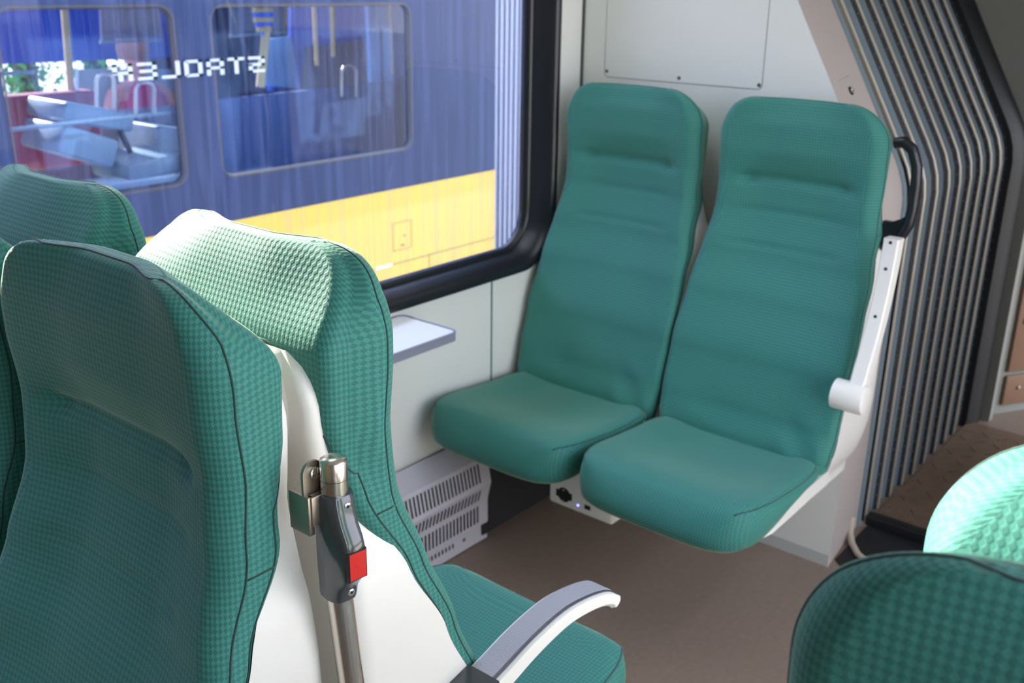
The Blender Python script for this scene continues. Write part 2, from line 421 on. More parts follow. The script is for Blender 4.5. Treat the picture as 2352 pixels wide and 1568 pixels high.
    mb.tube(rl+acr+list(reversed(r2)), .0012, 6); mb.build('piping', M_SEAM, o, True, None)
    for side, a, b in ((1, iF_l, iR_l), (-1, iF_r, iR_r)):   # short cross seam low on the bolster
        ri = min(range(len(zs)), key=lambda i: abs(zs[i]-.93))
        js = list(range(a, b+1)) if a < b else list(range(b, a+1))
        mb = MB(); mb.tube([rings[ri][j % n].copy() for j in js], .0012, 6); mb.build('piping', M_SEAM, o, True, None)
    return o
def seat_shell(parent, floor_leg=True):
    mb = MB(); rings = []
    zs = [.347+i*.01282 for i in range(61)]
    for z in zs:
        head = sst(.86, .98, z)
        W = min(half_w(min(z, 1.0))+.002, .2325)
        W = W*(1-head)+(W-.030)*head
        if z > 1.055:
            d = min(1, (z-1.055)/.065); W -= .065*(1-math.sqrt(max(0, 1-d*d)))
        xa = interp(XR, max(z, .44))+.012
        xb = -.266-.006*sst(.9, 1.1, z)
        if z > 1.08: xb += .012*((z-1.08)/.036)**2
        if z < .44: xa = -.03
        xb += .05*(1-sst(.345, .55, z))
        rb = min(.03, (xa-xb)*.45); pts = []
        pts += [(xa, -W), (xa-.03, -W*.8), (xa-.03, W*.8), (xa, W)]
        for i in range(1, 4): pts.append((xa*(1-i/4)+(xb+rb)*i/4, W))
        for i in range(0, 7):
            a = PI/2*i/6; pts.append((xb+rb-rb*math.sin(a), W-rb+rb*math.cos(a)))
        for i in range(1, 8): pts.append((xb, (W-rb)*(1-2*i/8)))
        for i in range(6, -1, -1):
            a = PI/2*i/6; pts.append((xb+rb-rb*math.sin(a), -(W-rb+rb*math.cos(a))))
        for i in range(3, 0, -1): pts.append((xa*(1-i/4)+(xb+rb)*i/4, -W))
        rings.append([Vector((x, y, z)) for x, y in pts])
    mb.rings(rings)
    return mb.build('shell', M_SHELL, parent, True, 0.9)
def seat_cushion(parent):
    x0, x1, hw = -.055, .400, .2315
    N = 96; out = []
    for j in range(N):
        a = 2*PI*j/N
        ca, sa = math.cos(a), math.sin(a)
        p = 2/5.0 if ca < 0 else 2/3.6
        out.append((math.copysign(abs(ca)**p, ca), math.copysign(abs(sa)**(2/5.0), sa)))
    cx = (x0+x1)/2; hx = (x1-x0)/2
    def ztop(x, y):
        u = (x-x0)/(x1-x0)
        z = .440+.018*sst(.3, .85, u)-.040*sst(.88, 1.0, u)**1.3
        z -= .012*(1-sst(.35, .9, abs(y)/hw))*(1-sst(.5, .9, u))
        return z
    def zbot(x): return .402-.047*sst(.25, .95, (x-x0)/(x1-x0))
    rings = []
    lv = [('b', .12), ('b', .05), ('b', .018), ('s', .35), ('s', .7)]
    for k_, d in [('b', .30), ('b', .06), ('b', .014), ('m', .004), ('m2', 0), ('m3', .002)]+[('t', q) for q in (.008, .016, .028, .045, .07, .10, .14, .19)]+[('t', .215)]:
        ring = []
        for c, s in out:
            if d >= .215: fx, fy = (1-.95), (1-.95)
            else: fx, fy = max(.05, 1-d/hx), max(.05, 1-d/hw)
            x = cx+c*hx*fx; y = s*hw*fy
            zt, zb = ztop(x, y), zbot(x)
            if k_ == 'b': z = zb+(0 if d > .02 else .002)
            elif k_ == 'm': z = zb+.012
            elif k_ == 'm2': z = zb+(zt-zb)*.45
            elif k_ == 'm3': z = zb+(zt-zb)*.66
            else:
                e = max(0, 1-d/.03); z = zt-.020*(1-math.sqrt(max(0, 1-e*e)))
            ring.append(Vector((x, y, z)))
        rings.append(ring)
    n = N; verts = [v for r in rings for v in r]; faces = []; uvs = []
    hts = [-.3, -.06, -.014, .0, .025, .04]
    def uvp(i, j):
        v = rings[i][j % n]
        side = i <= 5
        if side and v.x < x1-.06: return (v.x-.2, v.y+math.copysign(1, v.y)*(v.z*-1+.44))
        return (v.x-.2+(.44-v.z if v.x > x1-.08 else 0)*.9, v.y)
    for i in range(len(rings)-1):
        for j in range(n):
            faces.append((i*n+j, i*n+(j+1) % n, (i+1)*n+(j+1) % n, (i+1)*n+j))
            uvs += [uvp(i, j), uvp(i, j+1), uvp(i+1, j+1), uvp(i+1, j)]
    t = (len(rings)-1)*n
    faces.append(tuple(t+j for j in range(n))); uvs += [uvp(len(rings)-1, j) for j in range(n)]
    faces.append(tuple(reversed(range(n)))); uvs += [uvp(0, j) for j in reversed(range(n))]
    o = link_mesh('cushion', verts, faces, M_FAB, parent, True, uvs)
    mb = MB()
    for s in (-1, 1):       # seam running along each side of the cushion and down its front corner
        pts = []
        js = [j for j in range(N) if rings[6][j].y*s > 0 and x0+.03 < rings[6][j].x]
        js.sort(key=lambda j: (rings[6][j].x, -abs(rings[6][j].y)))
        js = [j for j in js if abs(rings[6][j].y) > hw*.80]
        for j in js: pts.append(tuple(rings[6][j]))
        mb = MB(); mb.tube(pts, .0013, 6); mb.build('piping', M_SEAM, o, True, None)
    return o
def seat_pan(parent):
    mb = MB(); rings = []
    for i in range(15):
        x = -.04+.36*i/14; u = i/14
        zt = .402-.045*sst(.25, .95, (x+.055)/.455)+.004
        th = .050*(1-sst(.35, 1.0, u))+.010
        W = .222-.03*sst(.8, 1, u)
        rings.append([Vector((x, -W, zt)), Vector((x, -W, zt-th*.6)), Vector((x, -W+.03, zt-th)), Vector((x, W-.03, zt-th)), Vector((x, W, zt-th*.6)), Vector((x, W, zt))])
    mb.rings(rings)
    return mb.build('seat_pan', M_SHELL, parent, True, 0.7)
def armrest(parent, side, raised):
    """arm pivots at (-.05, z .62) beside the backrest; lowered it curves forward, raised it stands up"""
    yc = side*(.272 if raised else .258)
    a = bpy.data.objects.new('armrest', None)
    if not raised:
        sp = [(-.10, .640), (-.03, .655), (.02, .668), (.07, .676), (.11, .677), (.155, .670), (.190, .660), (.212, .648), (.222, .636)]
    else:
        sp = [(-.005, .610), (-.030, .66), (-.058, .72), (-.080, .78), (-.096, .84), (-.106, .895), (-.111, .935), (-.112, .952)]
    if not raised: sp = [(a_-.045, b_+.025) for a_, b_ in sp]
    # smooth the spine
    q = []
    for i in range(len(sp)-1):
        p0, p1, p2, p3 = sp[max(0, i-1)], sp[i], sp[i+1], sp[min(len(sp)-1, i+2)]
        for k in range(5):
            t = k/5
            q.append(tuple(.5*((2*p1[c])+(-p0[c]+p2[c])*t+(2*p0[c]-5*p1[c]+4*p2[c]-p3[c])*t*t+(-p0[c]+3*p1[c]-3*p2[c]+p3[c])*t**3) for c in (0, 1)))
    q.append(sp[-1]); n = len(q)
    def frame(i):
        d = Vector((q[min(i+1, n-1)][0]-q[max(0, i-1)][0], 0, q[min(i+1, n-1)][1]-q[max(0, i-1)][1])).normalized()
        up_ = Vector((-d.z, 0, d.x)); return Vector((q[i][0], yc, q[i][1])), d, up_
    def sweep(sec, i0, i1, name, m, par):
        rings = []
        for i in range(i0, i1):
            p, d, u = frame(i)
            rings.append([p+Vector((0, y, 0))+u*h for y, h in sec(i/(n-1))])
        mb = MB(); mb.rings(rings); return mb.build(name, m, par, True, 0.55)
    def body(t):
        h = .030-.012*t; w_ = .024; b = .005
        return [(-w_, -h+b), (-w_+b, -h), (w_-b, -h), (w_, -h+b), (w_, -b), (w_-.001, -.001), (w_-b, 0), (-w_+b, 0), (-w_+.001, -.001), (-w_, -b)]
    if raised:     # the padded face is turned away; the open underside shows
        arm = sweep(lambda t: [(-.014, -.022), (.014, -.022), (.017, -.018), (.017, .012), (.014, .016), (-.014, .016), (-.017, .012), (-.017, -.018)], 0, n, 'armrest', M_SHELL, parent)
        mb = MB()
        for i in (15, 24, 32):
            p, d, u = frame(i); mb.cyl(p+Vector((0, 0, 0))+u*-.0245, -u, .0035, .004, 12)
        mb2 = MB(); 
        for i in (15, 24, 32):
            p, d, u = frame(i)
            mb2 = MB(); mb2.cyl(p+Vector((0, side*.0, 0))-u*.0212, -u, .0036, .0018, 12); mb2.build('screw_hole', M_SLOT, arm, True, .5)
        mb3 = MB(); mb3.cyl((-.005, side*.225, .612), (0, side, 0), .034, .072, 32, bev=.006)
        mb3.build('pivot', M_SHELL, arm, True, .6)
        return arm
    arm = sweep(body, 0, n, 'armrest', M_SHELL, parent)
    sweep(lambda t: [(-.013, .0001), (-.012, .0022), (.019, .0022), (.020, .0001)], 2, n-5, 'pad', M_PAD, arm)
    sweep(lambda t: [(-.0175, .0001), (-.0175, .0016), (-.0145, .0016), (-.0145, .0001)] if side < 0 else [(.0148, .0001), (.0148, .0016), (.0172, .0016), (.0172, .0001)], 2, n-6, 'pad_line', M_PADLINE, arm)
    mb = MB(); p, d, u = frame(n-1)
    mb.tube([p+Vector((0, -.021, 0))-u*.006, p+Vector((0, .021, 0))-u*.006], .009, 16); mb.build('tip', M_SHELL, arm, True, .6)
    mb = MB(); rings = []
    for i in range(0, 5):
        p, d, u = frame(i); rings.append([p+Vector((0, y, 0))+u*h for y, h in ((-.025, -.034), (.025, -.034), (.025, .003), (-.025, .003))])
    mb.rings(rings); mb.build('hinge_cover', M_DKGREY, arm, False)
    mb = MB(); mb.cyl((-.150, side*.222, .635), (0, side, 0), .034, .060, 32, bev=.006); mb.build('pivot', M_SHELL, arm, True, .6)
    return arm
def grab_handle(parent, side):
    y0 = side*.205
    mb = MB()
    pts = []
    loop = [(0, 1.135), (.020, 1.140), (.042, 1.125), (.056, 1.09), (.060, 1.05), (.060, 1.00), (.056, .96), (.040, .925), (.018, .905), (0, .905)]
    for i in range(len(loop)-1):
        for k in range(4):
            t = k/4; a, b = loop[i], loop[i+1]
            pts.append((-.225, y0+side*(a[0]*(1-t)+b[0]*t), a[1]*(1-t)+b[1]*t))
    mb.tube(pts, .0125, 12)
    # solid lower lobe of the handle
    mb.prism([(y0, .905), (y0+side*.018, .905), (y0+side*.040, .925), (y0+side*.056, .965), (y0+side*.052, .982), (y0+side*.040, .972), (y0+side*.02, .962), (y0, .962)], 'x', -.232, -.218)
    return mb.build('grab_handle', M_BLACK, parent, True, .8)
def make_seat(label, group):
    t = thing('passenger_seat', (0, 0, 0), label, 'seat', group)
    seat_back(t); seat_shell(t); seat_cushion(t); seat_pan(t)
    return t
G = 'teal upholstered passenger seats'
XA, XB, XD = .309, .872, 2.085
Y1, Y2 = .938, 1.406
first = make_seat('teal seat seen from behind, sunlit along its top, with lowered grey padded armrest', G)
proto = first
def put(o, x, y, back=False): o.location = (x, y, 0); o.rotation_euler = (0, 0, PI if back else 0); return o
def another(x, y, back, label): s = copy_tree(BASE); put(s, x, y, back); s['label'] = label; return s
BASE = first
sA1 = another(XA, Y1, True, 'teal seat filling the lower left foreground, front of its backrest towards the viewer')
sA2 = another(XA, Y2, True, 'teal seat cut off by the left edge of the photo, beside the large foreground seat')
sB2 = another(XB, Y2, False, 'teal seat by the window at far left, only its shaded top visible')
sD1 = another(XD, 1.470, True, 'teal seat against the white end wall, next to the window')
sD2 = another(XD, 1.001, True, 'teal seat against the white end wall nearer the bellows, black handle and raised armrest')
sC1 = another(XA-.009, -.021, True, 'dark shaded green seat back in the lower right foreground corner')
sC2 = another(XB-.022, -.040, False, 'bright sunlit light green seat back at the right edge, behind the dark corner seat')
put(first, XB, Y1)
for s_ in (sD1, sD2): s_.scale = (1, 1.0, 1.012)
for s_, dx_ in ((first, -.025), (sB2, -.025), (sD1, .010), (sD2, .010)):
    for c_ in children(s_):
        if c_.name.startswith('cushion'): c_.location.x = dx_
armrest(first, -1, False)
armrest(sD2, 1, True); grab_handle(sD2, 1)
def legs():
    # floor stand under each back-to-back pair, and a bracket to the end wall for the far pair
    for x, y, lab in (((XA+XB)/2, 1.20, 'white floor stand under the seats by the left window'), ((XA+XB)/2-.03, -.02, 'white floor stand under the seats at the right of the aisle')):
        mb = MB(); mb.bbox(x-.09, x+.09, y-.14, y+.14, 0, .29, .01); mb.bbox(x-.22, x+.22, y-.05, y+.05, .28, .345, .006)
        tag(mb.build('seat_stand', M_SHELL, None, True, .5), lab, 'seat stand')
legs()
mb = MB(); mb.bbox(2.345, 2.385, .82, 1.66, .37, .43, .004); tag(mb.build('seat_bracket', M_SHELL, None, True, .5), 'white bracket fixing the two rear seats to the end wall', 'bracket')

# ------------------------------------------------------------------ handrail post with stop button
px_, py_ = .580, .700
t = thing('handrail_post', (px_, py_, 0), 'brushed steel handrail post with domed cap standing between the back to back seats', 'handrail')
PR = .0138
mb = MB(); pts = [(-.02-.0, .0, 0), (-.02, 0, .4), (.012, -.012, .55), (.012, -.012, .66), (.004, -.004, .80), (0, 0, .88), (0, 0, 1.018)]
sm = []
for i in range(len(pts)-1):
    p0, p1, p2, p3 = pts[max(0, i-1)], pts[i], pts[i+1], pts[min(len(pts)-1, i+2)]
    for k in range(8):
        u = k/8; sm.append(tuple(p1[c]*(1-sst(0, 1, u))+p2[c]*sst(0, 1, u) for c in range(3)))
sm.append(pts[-1]); mb.tube(sm, PR, 32); mb.build('post', M_STEEL, t, True, .8)
mb = MB(); mb.tube([(0, 0, 1.0185), (0, 0, 1.037), (0, 0, 1.0385), (0, 0, 1.0405), (0, 0, 1.0415), (0, 0, 1.0418)], [PR, PR, PR-.0008, PR*.70, PR*.35, PR*.05], 32)
mb.build('cap', M_STEEL, t, True, .8)
mb = MB(); mb.bbox(-.026, .004, .004, .012, .972, 1.004, .0008)
mb.bbox(-.029, -.022, .006, .036, .962, 1.004, .0008)
brk = mb.build('bracket', M_STEELM, t, True, .5)
mb = MB(); mb.prism([(-.014+.013*math.cos(a*PI/12), 1.024+.013*math.sin(a*PI/12)) for a in range(0, 13)]+[(-.027, 1.000), (-.001, 1.000)], 'y', .014, .0175); mb.build('bracket_tab', M_STEELM, t, True, .5)
mb = MB(); mb.cyl((-.013, .014, 1.024), (0, -1, 0), .0065, .003, 20, bev=.001); mb.build('bolt', M_CHROME, t, True, .5)
# the stop button unit: a wedge shaped housing clamped on the post
view = Vector((-.62, -.78, 0)).normalized()    # the way its face looks (towards the aisle)
face = Vector((-.12, -.993, 0)).normalized(); sidev = Vector((0, 0, 1)).cross(face)
t2 = thing('stop_button_unit', (px_, py_, .885), 'dark grey stop button unit with square red button clamped on the steel post', 'button')
def P3(s, f, z): return sidev*s + face*f + Vector((0, 0, z))
mb = MB(); rings = []
#   z, front depth, half width back, half width front
prof = [(0.000, .0150, .0152, .010), (.006, .0165, .0160, .011), (.016, .0185, .0162, .011), (.026, .026, .0165, .0105), (.034, .031, .0168, .0105), (.066, .034, .0170, .0108), (.076, .031, .0170, .0108), (.090, .023, .0170, .0108), (.104, .0185, .0172, .011), (.114, .0168, .0172, .011), (.118, .0150, .0160, .010)]
for z, fd, wb_, wf in prof:
    sec = [(wb_, -.012), (wb_+.0006, .002), (wb_-.001, fd*.55), (wf+.0015, fd-.004), (wf, fd-.0012), (wf-.0022, fd), (0, fd+.0006), (-wf+.0022, fd), (-wf, fd-.0012), (-wf-.0015, fd-.004), (-wb_+.001, fd*.55), (-wb_-.0006, .002), (-wb_, -.012), (-.010, -.0165), (.010, -.0165)]
    rings.append([P3(s, f, z) for s, f in sec])
mb.rings(rings)
housing = mb.build('housing', M_DKGREY, t2, True, .8)
mb = MB()
def plate(mb, s0, s1, z0, z1, f0, f1, b=.001, k=0):
    bm = bmesh.new(); bmesh.ops.create_cube(bm, size=1)
    for v in bm.verts: v.co = Vector((s0+(v.co.x+.5)*(s1-s0), f0+(v.co.y+.5)*(f1-f0), z0+(v.co.z+.5)*(z1-z0)))
    bmesh.ops.bevel(bm, geom=list(bm.edges), offset=b, segments=2, affect='EDGES')
    for v in bm.verts: v.co = P3(v.co.x, v.co.y, v.co.z)
    mb.bm(bm, k)
plate(mb, -.0112, .0112, .0335, .0665, .030, .0348, .0006); mb.build('button_surround', M_RUB, t2, False)
mb = MB(); plate(mb, -.0104, .0104, .0345, .0655, .0325, .0354, .0008); mb.build('button', M_RED, t2, True, .5)
for z, f in ((.010, .0185), (.108, .0185)):
    mb = MB(); mb.cyl(P3(.002, f-.003, z), face+Vector((0, 0, .0)), .0042, .0034, 18, bev=.0008)
    s = mb.build('screw', M_CHROME, t2, True, .5)
    mb = MB(); mb.cyl(P3(.002, f+.0003, z), face, .0016, .0005, 6); mb.build('hex_socket', M_SLOT, s, False)

# ------------------------------------------------------------------ the left wall with its window
WY = 1.72
XW0, XW1, ZW0, ZW1 = -.30, 2.272, .717, 1.98     # outer edge of the black window frame
WX0, WX1, CEIL = -1.7, 2.386, 2.25
def wall_with_holes(name, y, x0, x1, z0, z1, holes, m, sgn=1, r=.13, thick=.03):
    """holes left to right; vertical bands between them"""
    mb = MB(); cuts = [x0]
    for a, b in zip(holes, holes[1:]): cuts.append((a[1]+b[0])/2)
    cuts.append(x1)
    for (hx0, hx1, hz0, hz1), c0, c1 in zip(holes, cuts, cuts[1:]):
        inner = rrect(hx0, hx1, hz0, hz1, r, 8)
        outer = []
        n = 8; cs = [(c1, z0), (c1, z1), (c0, z1), (c0, z0)]
        prevs = [(hx1-r, z0), (c1, hz1-r), (hx0+r, z1), (c0, hz0+r)]
        nexts = [(c1, hz0+r), (hx1-r, z1), (c0, hz1-r), (hx0+r, z0)]
        for q in range(4):
            for i in range(n+1):
                u = i/n
                if u <= .5: a, b, w_ = prevs[q], cs[q], u*2
                else: a, b, w_ = cs[q], nexts[q], u*2-1
                outer.append((a[0]*(1-w_)+b[0]*w_, a[1]*(1-w_)+b[1]*w_))
        N = len(inner)
        vs = [(p[0], y, p[1]) for p in inner]+[(p[0], y, p[1]) for p in outer]+[(p[0], y+sgn*thick, p[1]) for p in inner]+[(p[0], y+sgn*thick, p[1]) for p in outer]
        fs = []
        for i in range(N):
            j = (i+1) % N
            fs += [(i, j, N+j, N+i), (2*N+i, 3*N+i, 3*N+j, 2*N+j), (i, 2*N+i, 2*N+j, j), (N+i, N+j, 3*N+j, 3*N+i)]
        mb.add(vs, fs)
    return struct(mb.build(name, m))
wl = wall_with_holes('wall_left', WY, WX0, WX1+.3, .280, CEIL, [(XW0+.01, XW1-.01, ZW0+.01, ZW1-.01)], M_WALL, 1)
mb = MB(); mb.box(2.001, 2.008, WY-.0012, WY+.002, .282, ZW0+.004); mb.build('panel_joint', M_TRIMG, wl)
mb = MB(); mb.box(WX1-.007, WX1+.0, WY-.006, WY, .45, CEIL); struct(mb.build('trim_1', mat('corner_seal', srgb(70, 72, 70), .6)))
mb = MB(); mb.box(WX0, WX1+.3, WY+.014, WY+.044, -.02, .30); struct(mb.build('trim_2', M_STRIP))
def window(name, x0, x1, z0, z1, y, sgn=1):
    # black moulded frame
    loops = [(-.001, .004), (-.001, -.010), (.004, -.014), (.014, -.014), (.022, -.006), (.030, .014), (.034, .040), (.036, .058), (.040, .060), (.043, .062), (.046, .070), (.048, .085), (.040, .095)]
    rings = []
    for d, dy in loops: 
        r = .145-d*1.0
        rings.append([Vector((p[0], y+sgn*dy, p[1])) for p in rrect(x0+d, x1-d, z0+d*1.05, z1-d, r, 12)])
    mb = MB(); mb.rings(rings, cap=False); o = struct(mb.build(name, M_BLACK, None, True, .9, fix=True))
    ov = rrect(x0+.040, x1-.040, z0+.040, z1-.040, .10, 12); n = len(ov)
    me = MB(); yy = y+sgn*.082
    me.add([(p[0], yy, p[1]) for p in ov], [tuple(range(n))])
    g = me.build('glass', M_GLASS, o); 
    return o
window('window_1', XW0, XW1, ZW0, ZW1, WY)
t = thing('added_sun_blind', (.25, WY+.055, 1.5), 'added grey blind, out of view, blocking sun at the left part of the large window', 'blind')  # added unseen sun blocker that keeps the foreground seat tops shaded
mb = MB(); mb.box(-.49, .33, -.002, .002, .0, .42); mb.build('fabric', mat('sun_blocker_cloth', srgb(120, 122, 126), .9), t)
mb = MB(); mb.tube([(-.49, 0, 0), (.33, 0, 0)], .007, 10); mb.build('bottom_bar', M_STEELM, t, True, .8)
# ------------------------------------------------------------------ right wall (not in the picture) with windows that let the daylight in
RY = -.785
wall_with_holes('wall_right', RY, WX0, WX1+.3, 0, CEIL, [(XW0+.01, XW1-.01, ZW0+.01, ZW1-.01)], M_WALL, -1)
window('window_2', XW0, XW1, ZW0, ZW1, RY, -1)
mb = MB(); mb.box(WX0, 5.2, RY-.06, WY+.06, -.05, 0); struct(mb.build('floor', M_FLOOR))
mb = MB(); mb.box(WX0, 5.2, RY-.06, WY+.06, CEIL, CEIL+.05); struct(mb.build('ceiling', M_WALL))
mb = MB(); mb.box(WX0-.05, WX0, RY-.06, WY+.06, 0, CEIL); struct(mb.build('wall_back', mat('beige_wall', srgb(196, 178, 140), .5)))

for y_, lab in ((1.30, 'added ceiling fill light strip on the window side, out of view'), (-.35, 'added ceiling fill light strip on the other side, out of view')):  # added fill lights that brighten the table, walls and seats
    t = thing('added_fill_light', (1.55, y_, CEIL), lab, 'fill light')
    mb = MB(); mb.bbox(-.8, .8, -.06, .06, -.035, -.0005, .006); mb.build('housing', M_SHELL, t)
    mb = MB(); mb.box(-.78, .78, -.05, .05, -.038, -.0355); mb.build('diffuser', mat('fill_light_diffuser', srgb(240, 240, 240), .4, emit=((.86, .94, 1, 1), 3.6)), t)
# ------------------------------------------------------------------ end wall and gangway opening
YC = .467                                # middle of the aisle
EX = 2.386
def ye(z, base, slope=.57, zk=1.0, r=.065):
    """distance of the opening's edge, vertical below the kink and leaning outwards above"""
    if z < zk-r: return base
    if z > zk+r: return base+slope*(z-zk)
    t_ = (z-(zk-r))/(2*r); return base+slope*r*t_*t_
def arch(base, ztop=1.98, step=.04):
    """left foot to right foot of the opening"""
    L_ = []; z = 0
    while z < ztop-.12: L_.append((ye(z, base), z)); z += step
    yt = ye(ztop-.12, base)
    for i in range(9):
        a = math.radians(90*i/8); L_.append((yt-.12+.12*math.cos(a), ztop-.12+.12*math.sin(a)))
    R_ = [(2*YC-y, z) for y, z in reversed(L_)]
    return L_+R_
A1_ = arch(.843); A2_ = arch(.872)
def ring_plate(mb, arc, x, y0, y1, z1, k=0):
    """flat wall in the plane x with the arch cut out"""
    n = len(arc); outer = []
    tot = n-1
    h = n//2
    for i, (y, z) in enumerate(arc):
        if z < z1-.45: outer.append((y1 if i < h else y0, z))
        else:
            # fan onto the corner and the top edge
            if i < h: 
                f = (i-[q for q, p in enumerate(arc) if p[1] >= z1-.45][0])
            outer.append((y1 if i < h else y0, z))
    vs = [(x, y, z) for y, z in arc]+[(x, y, z) for y, z in outer]
    fs = []
    for i in range(n-1):
        if i == h-1: continue
        fs.append((i, i+1, n+i+1, n+i))
    mb.add(vs, fs, k)
    ztop = arc[h][1]
    mb.add([(x, y0, ztop), (x, y1, ztop), (x, y1, z1), (x, y0, z1)], [(0, 1, 2, 3)], k)
mb = MB(); ring_plate(mb, A1_, EX, RY-.03, WY+.03, CEIL)
n = len(A1_)
wall_end = struct(mb.build('wall_end', M_WALL))
mb = MB()
mb.add([(EX, y, z) for y, z in A1_]+[(EX+.012, y+(.003 if i < n/2 else -.003), z) for i, (y, z) in enumerate(A1_)]+[(2.650, y, z) for y, z in A2_], [(i, i+1, n+i+1, n+i) for i in range(n-1)]+[(n+i, n+i+1, 2*n+i+1, 2*n+i) for i in range(n-1)])
struct(mb.build('wall_passage', M_WALLP, None, True, .5))
mb = MB(); mb.box(EX-.001, EX+.0005, .845, WY, 0, .035); struct(mb.build('baseboard_end', M_STRIP))
# inspection panel with three screws
t = thing('access_panel', (EX, 1.41, 1.238), 'white access panel with rounded corners and dark screws on the end wall above the seats', 'panel')
def face_loop(mb, pts, r, x): mb.tube([(x, p[0], p[1]) for p in pts+[pts[0]]], r, 6, cap=False)
mb = MB(); rp = rrect(-.242, .232, -.004, .60, .012, 6); mb.prism(rp, 'x', -.0006, .0); mb.build('plate', M_WALL, t, False)
mb = MB(); face_loop(mb, rp, .0012, -.0004); mb.build('gap', M_GREYW, t, False)
for y, z in ((-.234, .006), (-.005, .008), (.224, .011)):
    mb = MB(); mb.cyl((0, y, z), (-1, 0, 0), .0048, .0022, 16, bev=.0008); mb.build('screw', mat('screw_grey', srgb(96, 96, 98), .4, metal=.6), t, True, .5)
t = thing('panel_lock', (2.51, 1.004, 1.235), 'small chrome square key lock on the slanted lining beside the bellows', 'lock')
d = Vector((0, -1, .57)).normalized()
base = ye(1.235, .856)
t.location = (2.51, base, 1.235)
mb = MB(); mb.cyl((0, 0, 0), (0, -1, .57), .011, .0022, 20, bev=.001); mb.build('escutcheon', M_SLOT, t, True, .5)
mb = MB(); mb.cyl((0, -.001, .0), (0, -1, .57), .006, .006, 20, bev=.002); mb.build('cylinder', M_CHROME, t, True, .5)

mb = MB(); mb.tube([(2.455, ye(1.262, .853)-.0005, 1.262), (2.545, ye(1.268, .862)-.0005, 1.268)], .0012, 6); tag(mb.build('lining_joint', M_GREYW, None, True), 'thin joint line in the pale lining above the chrome lock', 'joint')
# ------------------------------------------------------------------ bellows of the gangway
bel = thing('gangway_bellows', (3.1, YC, 0), 'grey folded gangway bellows with bright metal clips around the passage', 'bellows')
BX0, PITCHB, NB = 2.690, .101, 9
def arch_strip(mb, sec, k=0):
    """sec: list of (dx, depth) swept round the arch; depth pushes outwards"""
    arc = arch(.862, 1.96, .045)
    rows = []
    h = len(arc)//2
    for (x, dep) in sec:
        row = []
        for i, (y, z) in enumerate(arc):
            a, b = arc[max(0, i-1)], arc[min(len(arc)-1, i+1)]
            ty, tz = b[0]-a[0], b[1]-a[1]; L_ = math.hypot(ty, tz) or 1
            ny, nz = tz/L_, -ty/L_
            row.append((x-3.1, y-YC+ny*dep, max(0, z+nz*dep) if i not in (0, len(arc)-1) else 0))
        rows.append(row)
    m_ = len(arc); vs = [p for r in rows for p in r]; fs = []
    for i in range(len(rows)-1):
        for j in range(m_-1): fs.append((i*m_+j, i*m_+j+1, (i+1)*m_+j+1, (i+1)*m_+j))
    mb.add(vs, fs, k)
for i in range(NB):
    x = BX0+i*PITCHB
    mb = MB()
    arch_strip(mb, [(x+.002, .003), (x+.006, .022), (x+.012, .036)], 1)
    arch_strip(mb, [(x+.012, .036), (x+.022, .044), (x+.036, .040), (x+.052, .034), (x+.070, .026), (x+.088, .012)], 0)
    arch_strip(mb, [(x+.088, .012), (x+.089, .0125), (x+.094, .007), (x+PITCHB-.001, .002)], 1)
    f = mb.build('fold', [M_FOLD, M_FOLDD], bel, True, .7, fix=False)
    mb = MB(); arch_strip(mb, [(x-.0026, .003), (x-.0026, -.0015), (x-.0014, -.003), (x+.0014, -.003), (x+.0026, -.0015), (x+.0026, .003)])
    mb.build('clip', M_CLIP, bel, True, .9, fix=False)
    mb = MB(); z = .05
    while z < 1.6:
        y = ye(z+.01*(i % 3), .862)-YC+.010
        mb.cyl((x+.091-3.1, y, z+.01*(i % 3)), (0, -1, .0), .0028, .0035, 8); z += .034
    mb.build('rivet_row', mat('rivet', srgb(92, 96, 100), .4, metal=.5), f, False)['kind'] = 'stuff'
xe = BX0+NB*PITCHB
mb = MB(); arch_strip(mb, [(xe-.004, .09), (xe-.004, -.012), (xe+.03, -.03), (xe+.075, -.034), (xe+.10, -.03), (xe+.10, .10)]); mb.build('end_ring', M_RUB, bel, True, .8, fix=False)
mb = MB(); arch_strip(mb, [(2.648, .02), (2.648, .004), (2.655, .0), (2.668, .004), (2.686, .03)]); mb.build('start_ring', M_FOLD, bel, True, .8, fix=False)
# gangway floor plates
t = thing('gangway_plate', (3.05, YC, 0), 'patterned brown metal footplate on the floor of the gangway', 'footplate')
mb = MB(); mb.box(-.34, .58, -.385, .385, .0, .010)
for i in range(12):
    for j in range(14): 
        cx_, cy_ = -.3+i*.072, -.36+j*.055
        a = .6 if (i+j) % 2 else -.6
        Mx = Matrix.Translation((cx_, cy_, .010)) @ Matrix.Rotation(a, 4, 'Z')
        mb.box(-.018, .018, -.004, .004, 0, .0018, 0, Mx)
mb.build('plate', M_PLATE, t)
mb = MB(); mb.bbox(-.375, -.335, -.39, .39, .0, .030, .004); mb.build('edge_strip', M_RUB, t, True, .5)
mb = MB(); pts = []
for hx_, hy_, hz_ in ((1952, 1190, .05), (1947, 1225, .02), (1951, 1248, .015), (1964, 1272, .015), (1985, 1290, .015), (2015, 1305, .015), (2060, 1320, .015)):
    d_ = rr*((hx_+6-1176)/FPX)+uu*(-(hy_-784)/FPX)+fwd; pts.append(Vector((0, 0, CAM_Z))+d_*((hz_-CAM_Z)/d_.z))

